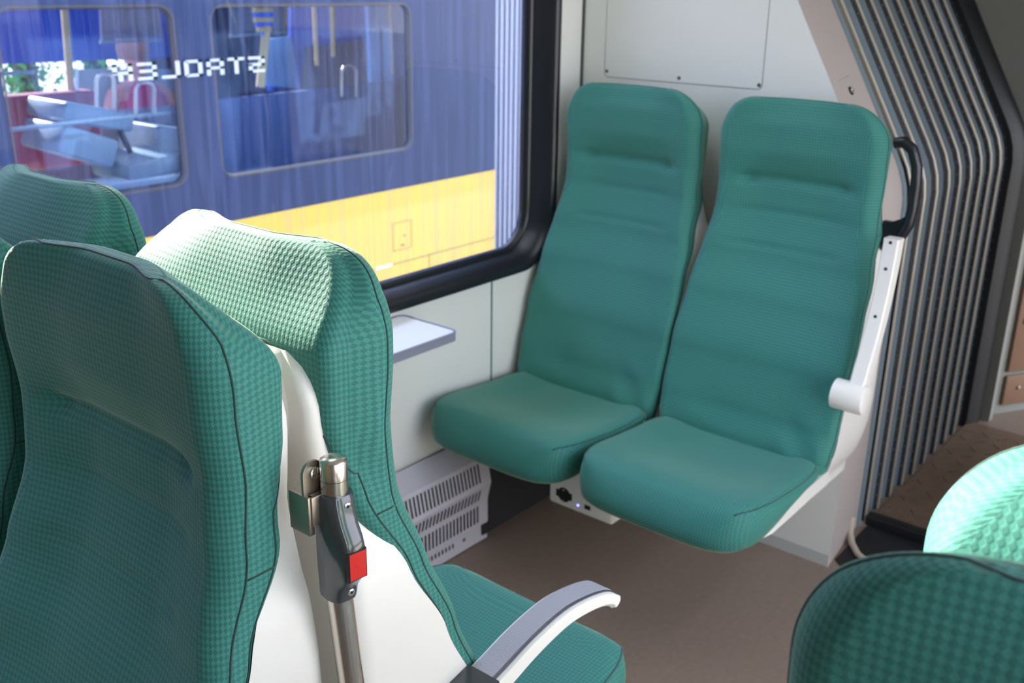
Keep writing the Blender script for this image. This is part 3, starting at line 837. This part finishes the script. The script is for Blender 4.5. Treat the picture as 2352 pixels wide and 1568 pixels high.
mb.tube(pts, .009, 10); tag(mb.build('hose', mat('pale_hose', srgb(190, 176, 160), .5), None, True, .9), 'pale flexible hose curving over the floor at the foot of the end wall', 'hose')
mb = MB(); mb.prism([(2.43, .842), (2.395, .80), (2.45, .72), (2.60, .62), (2.668, .66), (2.668, .845)], 'z', 0, .006); tag(mb.build('floor_cover', M_RUB, None), 'black cover plate on the floor before the gangway', 'cover plate')

# far carriage
mb = MB()
def diag(a, y0=.836, x0=3.74, ang=math.radians(-31)): return (x0+a*math.cos(ang), y0+a*math.sin(ang))
a0, a1 = diag(0), diag(1.35)
nx, ny = math.sin(math.radians(31)), math.cos(math.radians(31))
mb.add([(a0[0], a0[1], 0), (a1[0], a1[1], 0), (a1[0], a1[1], CEIL), (a0[0], a0[1], CEIL), (a0[0]+nx*.05, a0[1]+ny*.05, 0), (a1[0]+nx*.05, a1[1]+ny*.05, 0), (a1[0]+nx*.05, a1[1]+ny*.05, CEIL), (a0[0]+nx*.05, a0[1]+ny*.05, CEIL)],
       [(0, 1, 2, 3), (4, 7, 6, 5), (0, 4, 5, 1), (3, 2, 6, 7), (0, 3, 7, 4), (1, 5, 6, 2)])
struct(mb.build('wall_far', M_GREYW))  # white wall coloured grey, its dim light put into the colour
mb = MB(); mb.box(3.70, 3.74, .80, WY+.06, 0, CEIL); mb.box(3.70, 3.74, RY-.06, .13, 0, CEIL); struct(mb.build('wall_vestibule', M_GREYW))
mb = MB(); mb.box(5.2, 5.25, RY-.06, WY+.06, 0, CEIL); struct(mb.build('wall_far_end', M_GREYW))
mb = MB(); mb.box(3.74, 5.2, .9, .95, 0, CEIL); struct(mb.build('wall_far_left', M_GREYW))
t = thing('locker_panel', (diag(.0)[0], diag(.0)[1], 0), 'locker panel with round bolts, floor reflection put into its brown colour, in the next carriage beyond the bellows', 'panel', rz=math.radians(-31))
M_LOCK = mat('brown_reflection_panel', srgb(150, 112, 88), .5)  # brown floor reflection put into the panel's colour
mb = MB(); mb.bbox(.075, .9, -.012, -.0005, .165, .72, .004); mb.build('door', M_LOCK, t, True, .5)
mb = MB(); mb.bbox(.075, .9, -.012, -.0005, .035, .150, .004); mb.build('kick_panel', M_LOCK, t, True, .5)
for u_, z in ((.115, .36), (.135, .10)):
    mb = MB(); mb.cyl((u_, -.012, z), (0, -1, 0), .014 if z > .3 else .007, .006, 20, bev=.002); mb.build('bolt', M_STEELM, t, True, .5)

# ------------------------------------------------------------------ wall table, heater grille, cover, socket box
t = thing('wall_table', (1.45, WY, .70), 'small white wall table with grey rim under the window', 'table')
ol = rrect(-.25, .215, -.192, .0, .022, 6)
ol2 = rrect(-.247, .212, -.189, -.004, .020, 6)
mb = MB(); mb.prism(ol, 'z', -.020, -.001)
mb.tube([(p[0]*.996, p[1]*.99-.0006, 0) for p in ol+[ol[0]]], .0032, 8, cap=False); mb.build('rim', M_TRIM, t, True, .6)
mb = MB(); mb.prism(ol2, 'z', -.002, .0002); mb.build('top', M_TABLE, t)
t = thing('heater_grille', (1.2, 1.64, 0), 'pale grey slotted heater grille along the wall under the window table', 'grille')
VX0, VX1 = -1.0, .697          # local x (world .2 .. 1.897)
sec = [(.070, .286), (.050, .278), (.002, .256), (-.002, .250), (-.014, .190), (-.016, .182), (-.014, .176), (-.004, .132), (-.003, .122), (-.004, .055), (.0, .050), (-.002, .004), (.02, .0)]
mb = MB(); n = len(sec)
vs = [(VX0, y, z) for y, z in sec]+[(VX1, y, z) for y, z in sec]
mb.add(vs, [(i, i+1, n+i+1, n+i) for i in range(n-1)]+[tuple(n+i for i in range(n))])
gp = mb.build('grille_panel', M_VENT, t, True, .25)
def slots(mb, ya, za, yb, zb, x0, x1, step, wd):
    x = x0
    ny_, nz_ = (zb-za), -(yb-ya); L_ = math.hypot(ny_, nz_); ny_ /= L_; nz_ /= L_
    if ny_ > 0: ny_, nz_ = -ny_, -nz_
    o_ = .0007
    while x < x1:
        sh = .0
        mb.add([(x, ya+ny_*o_, za+nz_*o_), (x+wd, ya+ny_*o_, za+nz_*o_), (x+wd-sh, yb+ny_*o_, zb+nz_*o_), (x-sh, yb+ny_*o_, zb+nz_*o_)], [(0, 1, 2, 3)])
        x += step
def on(a, b, t_): return (a[0]+(b[0]-a[0])*t_, a[1]+(b[1]-a[1])*t_)
for (a, b, t0, t1, xa, xb) in ((sec[3], sec[4], .05, .93, -.9, .655), (sec[6], sec[7], .12, .90, -.9, .655), (sec[8], sec[9], .06, .80, -.9, .655)):
    p, q = on(a, b, t0), on(a, b, t1); mb = MB(); slots(mb, p[0], p[1], q[0], q[1], xa, xb, .0136, .0062); mb.build('slot_row', M_SLOT, gp)
p, q = on(sec[10], sec[11], .12), on(sec[10], sec[11], .42); mb = MB(); slots(mb, p[0], p[1], q[0], q[1], .39, .555, .0136, .0062); mb.build('slot_row', M_SLOT, gp)
mb = MB(); mb.cyl((.60, -.0005, .038), (0, -1, 0), .006, .002, 16, bev=.0008); mb.build('screw', M_CHROME, t, True, .5)
mb = MB(); mb.prism([(1.898, .05), (1.872, .055), (1.872, .022), (2.22, .022), (2.22, .30), (1.898, .30)], 'y', 1.632, 1.70)
tag(mb.build('equipment_cover', M_BOX, None), 'charcoal metal cover under the window seat, beside the heater grille', 'cover')
t = thing('socket_box', (1.85, 1.29, .22), 'white socket box with power and charging ports hanging beneath the two seats', 'socket')
mb = MB(); mb.bbox(.0, .16, -.095, .10, .005, .118, .008); mb.build('housing', M_SOCK, t, True, .6)
mb = MB(); mb.cyl((.002, .052, .040), (-1, 0, 0), .0200, .0025, 24); mb.box(-.0004, .002, .027, .077, .030, .050); sk = mb.build('power_socket', M_SLOT, t, True, .5)
for dy in (-.009, .009): 
    mb = MB(); mb.cyl((-.0005, .052+dy*0, .040+dy*1.6), (-1, 0, 0), .0022, .003, 10); mb.build('contact', M_CHROME, sk, True, .5)
mb = MB(); mb.bbox(-.0010, .002, -.030, -.012, .024, .036, .001); mb.build('charging_port', M_SLOT, t)
mb = MB(); mb.cyl((.001, .008, .026), (-1, 0, 0), .0024, .002, 12); mb.build('indicator_light', M_LED, t, True, .5)

# ------------------------------------------------------------------ outside: the coach on the next track
CY = 4.20
NAVY = mat('coach_navy', srgb(8, 32, 70), .5, spec=.3)
YEL = mat('coach_yellow', srgb(176, 146, 40), .35, coat=.3)
LINE = mat('coach_line', srgb(110, 110, 70), .6)
BLUE = mat('coach_blue', srgb(40, 96, 226), .4)
LBLUE = mat('pale_blue_panel', srgb(130, 180, 240), .4)
RUBF = mat('window_rubber', srgb(34, 38, 50), .5)
coach = thing('railway_coach', (2.5, CY, -.9), 'blue and yellow railway coach on the next track seen through the window', 'train')
def OX(p): return (p[0]-2.5, p[1]-CY, p[2]+.9)
def cpart(mb, name, m, par=coach, smooth=False, angle=.6):
    mb.v = [Vector(OX(v)) for v in mb.v]; return mb.build(name, m, par, smooth, angle)
CX0, CX1, CROOF = -6.0, 4.915, 2.60
holes = [(-5.3, -4.0), (-3.75, -2.45), (-2.2, -.9), (-.65, .65), (.80, 1.76), (1.90, 2.70), (2.885, 4.19)]
HZ0, HZ1 = .552, 1.362
mb = MB(); xs = CX0
for hx0, hx1 in holes:
    mb.box(xs, hx0, CY, CY+.05, .342, 1.9); mb.box(hx0, hx1, CY, CY+.05, .342, HZ0); mb.box(hx0, hx1, CY, CY+.05, HZ1, 1.9)
    r = .07                             # rounded corners of each opening
    for cx_, cz_, sx, sz in ((hx0, HZ0, 1, 1), (hx1, HZ0, -1, 1), (hx0, HZ1, 1, -1), (hx1, HZ1, -1, -1)):
        arc_ = [(cx_+sx*(r-r*math.cos(a*PI/16)), cz_+sz*(r-r*math.sin(a*PI/16))) for a in range(9)]
        mb.prism([(cx_, cz_)]+arc_, 'y', CY, CY+.05)
    xs = hx1
mb.box(xs, CX1, CY, CY+.05, .342, 1.9)
cpart(mb, 'upper_body', NAVY)
mb = MB(); mb.box(CX0, CX1, CY-.004, CY+.05, -.90, .342); cpart(mb, 'lower_body', YEL)
mb = MB(); mb.prism([(CY, 1.9), (CY, 2.42), (CY+.10, 2.49), (CY+.35, CROOF), (CY+2.45, CROOF), (CY+2.7, 2.50), (CY+2.8, 2.40), (CY+2.75, 2.40), (CY+2.4, CROOF-.05), (CY+.4, CROOF-.05), (CY+.06, 2.40), (CY+.06, 1.9)], 'x', CX0, CX1)
cpart(mb, 'roof', BLUE)  # unseen roof shaped low so the sun clears it to the seat tops
mb = MB(); mb.box(CX0, CX1, CY+.05, CY+2.75, -.10, -.04); cpart(mb, 'floor_deck', M_GREYW)
mb = MB(); mb.box(CX1-.05, CX1, CY+.05, CY+2.75, -.9, CROOF-.06); cpart(mb, 'end_panel', NAVY)
mb = MB(); mb.box(CX0, CX1, CY+2.70, CY+2.75, -.9, .55); cpart(mb, 'far_lower_wall', M_GREYW)
mb = MB()
for xx in (-6.0, -3.9, -2.3, -.8, .72, 1.72, 2.78, 4.2): mb = MB(); mb.box(xx, xx+.16 if xx < 4 else CX1, CY+2.70, CY+2.75, .55, 2.38); cpart(mb, 'far_pillar', NAVY)
for hx0, hx1 in holes:
    rings = []
    for d, y in ((.000, CY-.002), (.010, CY-.002), (.020, CY+.03)):
        rings.append([Vector(OX((p[0], y, p[1]))) for p in rrect(hx0+d, hx1-d, HZ0+d, HZ1-d, .075-d, 8)])
    mb = MB(); mb.rings(rings, cap=False); fr_ = mb.build('window_frame', RUBF, coach, True, .6)
    mb = MB(); ov = rrect(hx0+.018, hx1-.018, HZ0+.018, HZ1-.018, .055, 8)
    mb.add([OX((p[0], CY+.02, p[1])) for p in ov], [tuple(range(len(ov)))]); mb.build('window_glass', M_GLASS2, fr_)
mb = MB()
mb.box(CX0, CX1, CY-.0055, CY-.004, -.101, -.094)
for xx in (-3.2, -.4, 1.2, 4.30): mb.box(xx, xx+.007, CY-.0055, CY-.004, -.9, -.094)
cpart(mb, 'flap_joint', LINE)
mb = MB(); mb.box(3.86, 3.99, CY-.007, CY-.004, -.104, -.088); cpart(mb, 'latch', M_CLIP)
mb = MB(); q = [(4.005, -.02), (4.155, -.02), (4.155, .145), (4.005, .145)]
for i in range(4):
    a, b = q[i], q[(i+1) % 4]; mb.tube([(a[0], CY-.0045, a[1]), (b[0], CY-.0045, b[1])], .0022, 6)
mb.box(4.07, 4.10, CY-.007, CY-.004, .0, .010); mb.cyl((4.10, CY-.004, .06), (0, -1, 0), .006, .004, 10); cpart(mb, 'small_hatch', LINE)
# mirrored maker's name: a reflection built as letters reading from right to left
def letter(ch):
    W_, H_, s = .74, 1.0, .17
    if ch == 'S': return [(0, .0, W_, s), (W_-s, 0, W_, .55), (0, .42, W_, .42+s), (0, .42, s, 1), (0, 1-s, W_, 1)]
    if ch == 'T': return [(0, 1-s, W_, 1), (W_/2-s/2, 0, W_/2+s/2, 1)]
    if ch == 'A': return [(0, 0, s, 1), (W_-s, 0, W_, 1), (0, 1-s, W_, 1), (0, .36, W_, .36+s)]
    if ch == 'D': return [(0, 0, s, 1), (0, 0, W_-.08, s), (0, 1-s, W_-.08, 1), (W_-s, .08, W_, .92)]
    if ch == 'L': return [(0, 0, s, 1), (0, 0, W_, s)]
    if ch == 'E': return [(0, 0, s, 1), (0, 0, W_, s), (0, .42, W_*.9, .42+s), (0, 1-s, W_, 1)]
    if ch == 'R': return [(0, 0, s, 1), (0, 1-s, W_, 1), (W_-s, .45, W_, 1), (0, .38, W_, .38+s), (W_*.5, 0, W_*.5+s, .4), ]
t = thing('reflected_letters', (3.17, CY-.012, 1.045), 'reflection of STADLER built as white mirror-written capital letters across the coach side and windows', 'reflected_letters')
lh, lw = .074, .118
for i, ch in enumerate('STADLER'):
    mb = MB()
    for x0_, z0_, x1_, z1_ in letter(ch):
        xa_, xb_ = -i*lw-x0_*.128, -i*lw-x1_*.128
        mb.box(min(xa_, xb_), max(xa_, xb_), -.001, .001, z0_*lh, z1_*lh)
    mb.build('letter', mat('reflected_letter_white', srgb(150, 160, 168), .5), t)

# coach fittings and reflection stand-ins seen in its windows (each its own thing)
def solid(name, mb, m, label, cat, group=None, smooth=False):
    return tag(mb.build(name, m, None, smooth, .6), label, cat, group)
IY = CY+.35
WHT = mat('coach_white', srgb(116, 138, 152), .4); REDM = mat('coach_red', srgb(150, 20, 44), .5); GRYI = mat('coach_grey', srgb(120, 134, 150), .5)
MAG = mat('reflected_magenta', srgb(226, 40, 110), .5); YPOLE = mat('pole_yellow', srgb(214, 186, 110), .35)
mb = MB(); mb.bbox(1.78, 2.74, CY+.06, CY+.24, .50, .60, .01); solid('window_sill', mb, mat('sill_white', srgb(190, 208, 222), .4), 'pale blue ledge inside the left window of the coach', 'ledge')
mb = MB(); mb.tube([(1.2, CY+.12, .865), (2.72, CY+.12, .875)], .010, 10); solid('rail', mb, WHT, 'long white rail across the left window of the coach', 'rail', None, True)
mb = MB(); mb.tube([(1.4, CY+.3, 1.085), (2.18, CY+.3, 1.078)], .008, 10); solid('rail', mb, WHT, 'short white rail high in the left window of the coach', 'rail', None, True)
mb = MB(); mb.bbox(1.3, 2.62, CY+.6, CY+.72, .60, .95, .02); solid('partition', mb, REDM, 'red padded partition low in the left coach window', 'partition')
mb = MB(); mb.bbox(1.2, 2.06, CY+.62, CY+.70, .95, 1.9, .02); solid('partition', mb, MAG, 'magenta panel standing in for a reflection at the left edge of the coach window', 'partition')  # magenta reflection built as a solid panel
def slab(c, sx, sz, tilt, th, lab, cat='seat', m=WHT, name='padded_bench'):
    Mx = Matrix.Translation(c) @ Matrix.Rotation(tilt, 4, 'Y'); mb = MB(); mb.bbox(-sx/2, sx/2, -.18, .18, -sz/2, sz/2, .02, 0, Mx)
    return tag(mb.build(name, m, None, True, .5), lab, cat, 'pale seats inside the neighbouring coach')
def cpx(x, y, Y):
    """a point of the photograph carried back to depth Y"""
    d_ = rr*((x-1176)/FPX)+uu*(-(y-784)/FPX)+fwd; k = Y/d_.y; return Vector((0, 0, CAM_Z))+d_*k
slab(cpx(185, 262, CY+.4), .34, .09, math.radians(14), .05, 'white seat slab above the rail in the left coach window')
slab(cpx(160, 328, CY+.3), .27, .13, math.radians(22), .05, 'white curved seat slab below the rail at left in the coach window')
slab(cpx(385, 325, CY+.62), .36, .16, math.radians(12), .05, 'white seat back at the right of the left coach window')
slab(cpx(318, 375, CY+.245), .30, .09, math.radians(-6), .05, 'white seat slab low in the left coach window, above the ledge')
slab(cpx(330, 310, CY+1.05), .7, .26, 0, .05, 'grey seat block behind the white slabs in the left coach window', m=GRYI)
mb = MB(); mb.tube([cpx(262, 262, CY+.25), cpx(275, 300, CY+.25), cpx(300, 350, CY+.25)], .014, 8); solid('support_arm', mb, RUBF, 'dark slanting support arm below the rail in the coach window', 'support', None, True)
def pole(pa, pb, Y, r, m, lab, g='poles inside the neighbouring coach'):
    mb = MB(); mb.tube([cpx(*pa, Y), cpx(*pb, Y)], r, 10); solid('grab_pole', mb, m, lab, 'pole', g, True)
pole((130, -200), (166, 240), CY+.7, .018, YPOLE, 'yellowish pole in the left coach window')
pole((712, -200), (728, 150), CY+.6, .014, YPOLE, 'pale pole in the right coach window, left of the other two')
pole((756, -200), (766, 130), CY+.6, .014, YPOLE, 'pale pole in the right coach window, middle one of three')
pole((884, -200), (902, 170), CY+.6, .014, YPOLE, 'pale pole in the right coach window, rightmost one')
pole((612, 60), (598, 200), CY+.5, .024, YPOLE, 'thick cream pole under the striped disc in the coach window')
def loop_handle(x0, x1, y0, y1, Y, lab):
    P = [(x0, y1), (x0, y0+14), (x0+5, y0+4), (x0+14, y0), (x1-14, y0), (x1-5, y0+4), (x1, y0+14), (x1, y1)]
    mb = MB(); mb.tube([cpx(a, b, Y) for a, b in P], .009, 8); solid('loop_handle', mb, M_CLIP, lab, 'handle', 'loop handles on the coach seats', True)
loop_handle(222, 262, 170, 250, CY+.35, 'looped seat handle at the left in the left coach window')
loop_handle(312, 354, 190, 265, CY+.35, 'looped seat handle at the right in the left coach window')
loop_handle(785, 818, 150, 222, CY+.45, 'looped seat handle in the right coach window')
def quadbox(pts, Y, th, name, m, lab, cat, g=None):
    a = [cpx(x, y, Y) for x, y in pts]; b = [v+Vector((0, th, 0)) for v in a]; n_ = len(a)
    mb = MB(); mb.add(a+b, [tuple(range(n_)), tuple(reversed(range(n_, 2*n_)))]+[(i, (i+1) % n_, n_+(i+1) % n_, n_+i) for i in range(n_)])
    return tag(mb.build(name, m), lab, cat, g)
BLIND = mat('grey_blind', srgb(120, 132, 150), .7, noise=(40, .1))
quadbox([(228, -60), (355, -70), (374, 85), (235, 92)], CY+1.3, .02, 'blind', BLIND, 'grey window blind in the left coach window', 'blind', 'blinds in the coach')
quadbox([(530, -60), (640, -60), (654, 70), (532, 80)], CY+.75, .02, 'blind', BLIND, 'grey window blind in the right coach window', 'blind', 'blinds in the coach')
quadbox([(232, 93), (375, 88), (375, 96), (232, 101)], CY+1.28, .02, 'blind_rail', WHT, 'white bottom rail of the blind in the left coach window', 'rail')
quadbox([(530, 80), (655, 70), (655, 76), (530, 87)], CY+.73, .02, 'blind_rail', WHT, 'white bottom rail of the blind in the right coach window', 'rail')
quadbox([(670, -60), (845, -60), (845, 88), (700, 108), (690, 200), (620, 210), (612, 100), (668, 90)], CY+.95, .03, 'panel', BLUE, 'bright blue panel standing in for a reflection in the right coach window', 'panel')  # blue train side mirrored in the glass, built as a panel
quadbox([(612, 90), (668, 84), (690, 205), (612, 196)], CY+.90, .03, 'panel', LBLUE, 'pale blue panel beside the cream pole in the coach window', 'panel')
quadbox([(842, -60), (925, -60), (932, 250), (855, 235)], CY+.6, .03, 'panel', LBLUE, 'tall pale blue panel at the right of the right coach window', 'panel')
quadbox([(-60, -60), (430, -60), (430, 130), (-60, 150)], CY+2.4, .03, 'panel', BLUE, 'wide blue panel standing in for a reflection at the back of the coach interior', 'panel')  # blue reflection of the glass put in as a back panel
quadbox([(500, 230), (960, 180), (960, 420), (500, 440)], CY+.5, .05, 'partition', mat('coach_slate', srgb(60, 84, 130), .5), 'slate blue partition low in the right coach window', 'partition')
quadbox([(180, 160), (440, 160), (440, 240), (180, 250)], CY+1.6, .04, 'partition', mat('coach_pale', srgb(150, 178, 186), .5), 'pale grey green partition behind the looped handles', 'partition')
# striped round disc
mb = MB(); c = cpx(604, 34, CY+.5)
for i in range(9):
    z = -.10+.025*i; hw_ = math.sqrt(max(.0, .102**2-(z)**2))*.55+.005
    mb.box(c.x-hw_, c.x+hw_, c.y-.012, c.y+.012, c.z+z-.0115, c.z+z+.0115, i % 2)
tag(mb.build('striped_disc', [BLUE, YPOLE]), 'round blue disc with yellow curved stripes above the cream pole', 'disc')
# figure standing in for a reflection in the glass: head, torso in pink, arm raised
def reflected_person(base_, lab):
    t_ = thing('reflected_person', base_, lab, 'reflected_person'); s = 1.0
    me = bpy.data.meshes.new('body')
    V = [(0, 0, .95), (0, 0, 1.15), (0, 0, 1.38), (0, 0, 1.50), (0, 0, 1.60), (0, -.01, 1.70),
         (-.17, 0, 1.42), (-.24, -.02, 1.18), (-.20, -.20, 1.05), (.17, 0, 1.42), (.22, -.10, 1.20), (.10, -.26, 1.36),
         (-.09, 0, .9), (-.10, 0, .48), (-.10, 0, .05), (.09, 0, .9), (.10, 0, .48), (.10, 0, .05), (-.10, -.14, .03), (.10, -.14, .03)]
    E = [(0, 1), (1, 2), (2, 3), (3, 4), (4, 5), (2, 6), (6, 7), (7, 8), (2, 9), (9, 10), (10, 11), (0, 12), (12, 13), (13, 14), (0, 15), (15, 16), (16, 17), (14, 18), (17, 19)]
    Rr = [.13, .12, .13, .055, .085, .075, .06, .045, .03, .06, .045, .03, .085, .06, .045, .085, .06, .045, .035, .035]
    me.from_pydata(V, E, []); o = bpy.data.objects.new('body', me); COL.objects.link(o); o.parent = t_
    me.materials.append(mat('skin', srgb(214, 160, 140), .6))
    md = o.modifiers.new('skin', 'SKIN'); ss = o.modifiers.new('sub', 'SUBSURF'); ss.levels = 2; ss.render_levels = 2
    for i, r_ in enumerate(Rr): me.skin_vertices[0].data[i].radius = (r_, r_*.8)
    me.skin_vertices[0].data[0].use_root = True
    mb = MB(); rings = []
    for z, rx, ry in ((.92, .155, .115), (1.0, .15, .115), (1.15, .145, .11), (1.3, .165, .12), (1.40, .16, .11), (1.45, .12, .09), (1.48, .07, .07)):
        rings.append([Vector((rx*math.cos(a*PI/12), ry*math.sin(a*PI/12), z)) for a in range(24)])
    mb.rings(rings); mb.build('top', mat('pink_cloth', srgb(206, 40, 110), .8), t_, True, 1)
    mb = MB(); rings = []
    for z, rr_ in ((1.60, .088), (1.66, .098), (1.72, .092), (1.77, .06), (1.79, .02)):
        rings.append([Vector((rr_*math.cos(a*PI/12), .02+rr_*.95*math.sin(a*PI/12), z)) for a in range(24)])
    mb.rings(rings); mb.build('hair', mat('hair', srgb(150, 110, 100), .8), t_, True, 1)
    return t_
pp = cpx(308, 100, CY+1.5)
reflected_person((pp.x, pp.y, -.04-.55), 'reflection in a pink top, built as a figure behind the coach window, one hand raised')
# bellows and next coach
cb = thing('coach_bellows', (5.1, CY, -.9), 'pale ribbed bellows at the end of the neighbouring coach', 'bellows')
for i in range(9):
    mb = MB(); x = -.165+i*.050
    mb.tube([(x, .10, 0), (x, .10, 3.3)], .014, 10); mb.build('rib', mat('rib_pale', srgb(140, 150, 176), .4), cb, True, .8)
mb = MB(); mb.box(-.19, .30, .115, .14, 0, 3.3); mb.build('membrane', mat('rib_dark', srgb(30, 44, 70), .6), cb)
mb = MB(); mb.box(5.45, 12, CY, CY+2.8, -.9, 2.5); tag(mb.build('next_coach', NAVY), 'navy coach body beyond the ribbed bellows', 'train')
# ground and greenery
mb = MB(); mb.box(-30, 40, 1.9, 60, -1.3, -1.25); mb.box(-30, 40, -60, -.95, -1.3, -1.25); struct(mb.build('ground', mat('ballast', srgb(150, 142, 132), .9, noise=(6, .25))))
def hedge(c, s, lab, seed):
    rnd = random.Random(seed); mb = MB()
    for i in range(1500):
        p = Vector((c[0]+rnd.uniform(-s[0], s[0]), c[1]+rnd.uniform(-s[1], s[1]), c[2]+rnd.uniform(-s[2], s[2])))
        a = rnd.uniform(0, 6.28); b = rnd.uniform(-1, 1); L_ = rnd.uniform(.05, .11)
        d_ = Vector((math.cos(a)*math.cos(b), math.sin(a)*math.cos(b), math.sin(b))); e = d_.cross(Vector((.3, .2, 1))).normalized()*L_*.3
        mb.add([p, p+d_*L_*.5+e, p+d_*L_, p+d_*L_*.5-e], [(0, 1, 2, 3)])
    mb.tube([(c[0], c[1], -1.25), (c[0], c[1], c[2]+s[2]*.6)], .09, 8, k=1)
    tag(mb.build('bush', [mat('leaf_green', srgb(70, 150, 60), .6), mat('bark', srgb(80, 64, 50), .8)], fix=False), lab, 'bush')
q = cpx(45, 80, CY+3.6); hedge((q.x, q.y, q.z+.2), (.16, .3, .9), 'green bush behind the coach, at the left edge of the photo', 1)
q = cpx(205, 40, CY+3.6); hedge((q.x, q.y, q.z+.2), (.16, .3, .9), 'green bush behind the coach, right of the yellowish pole', 2)
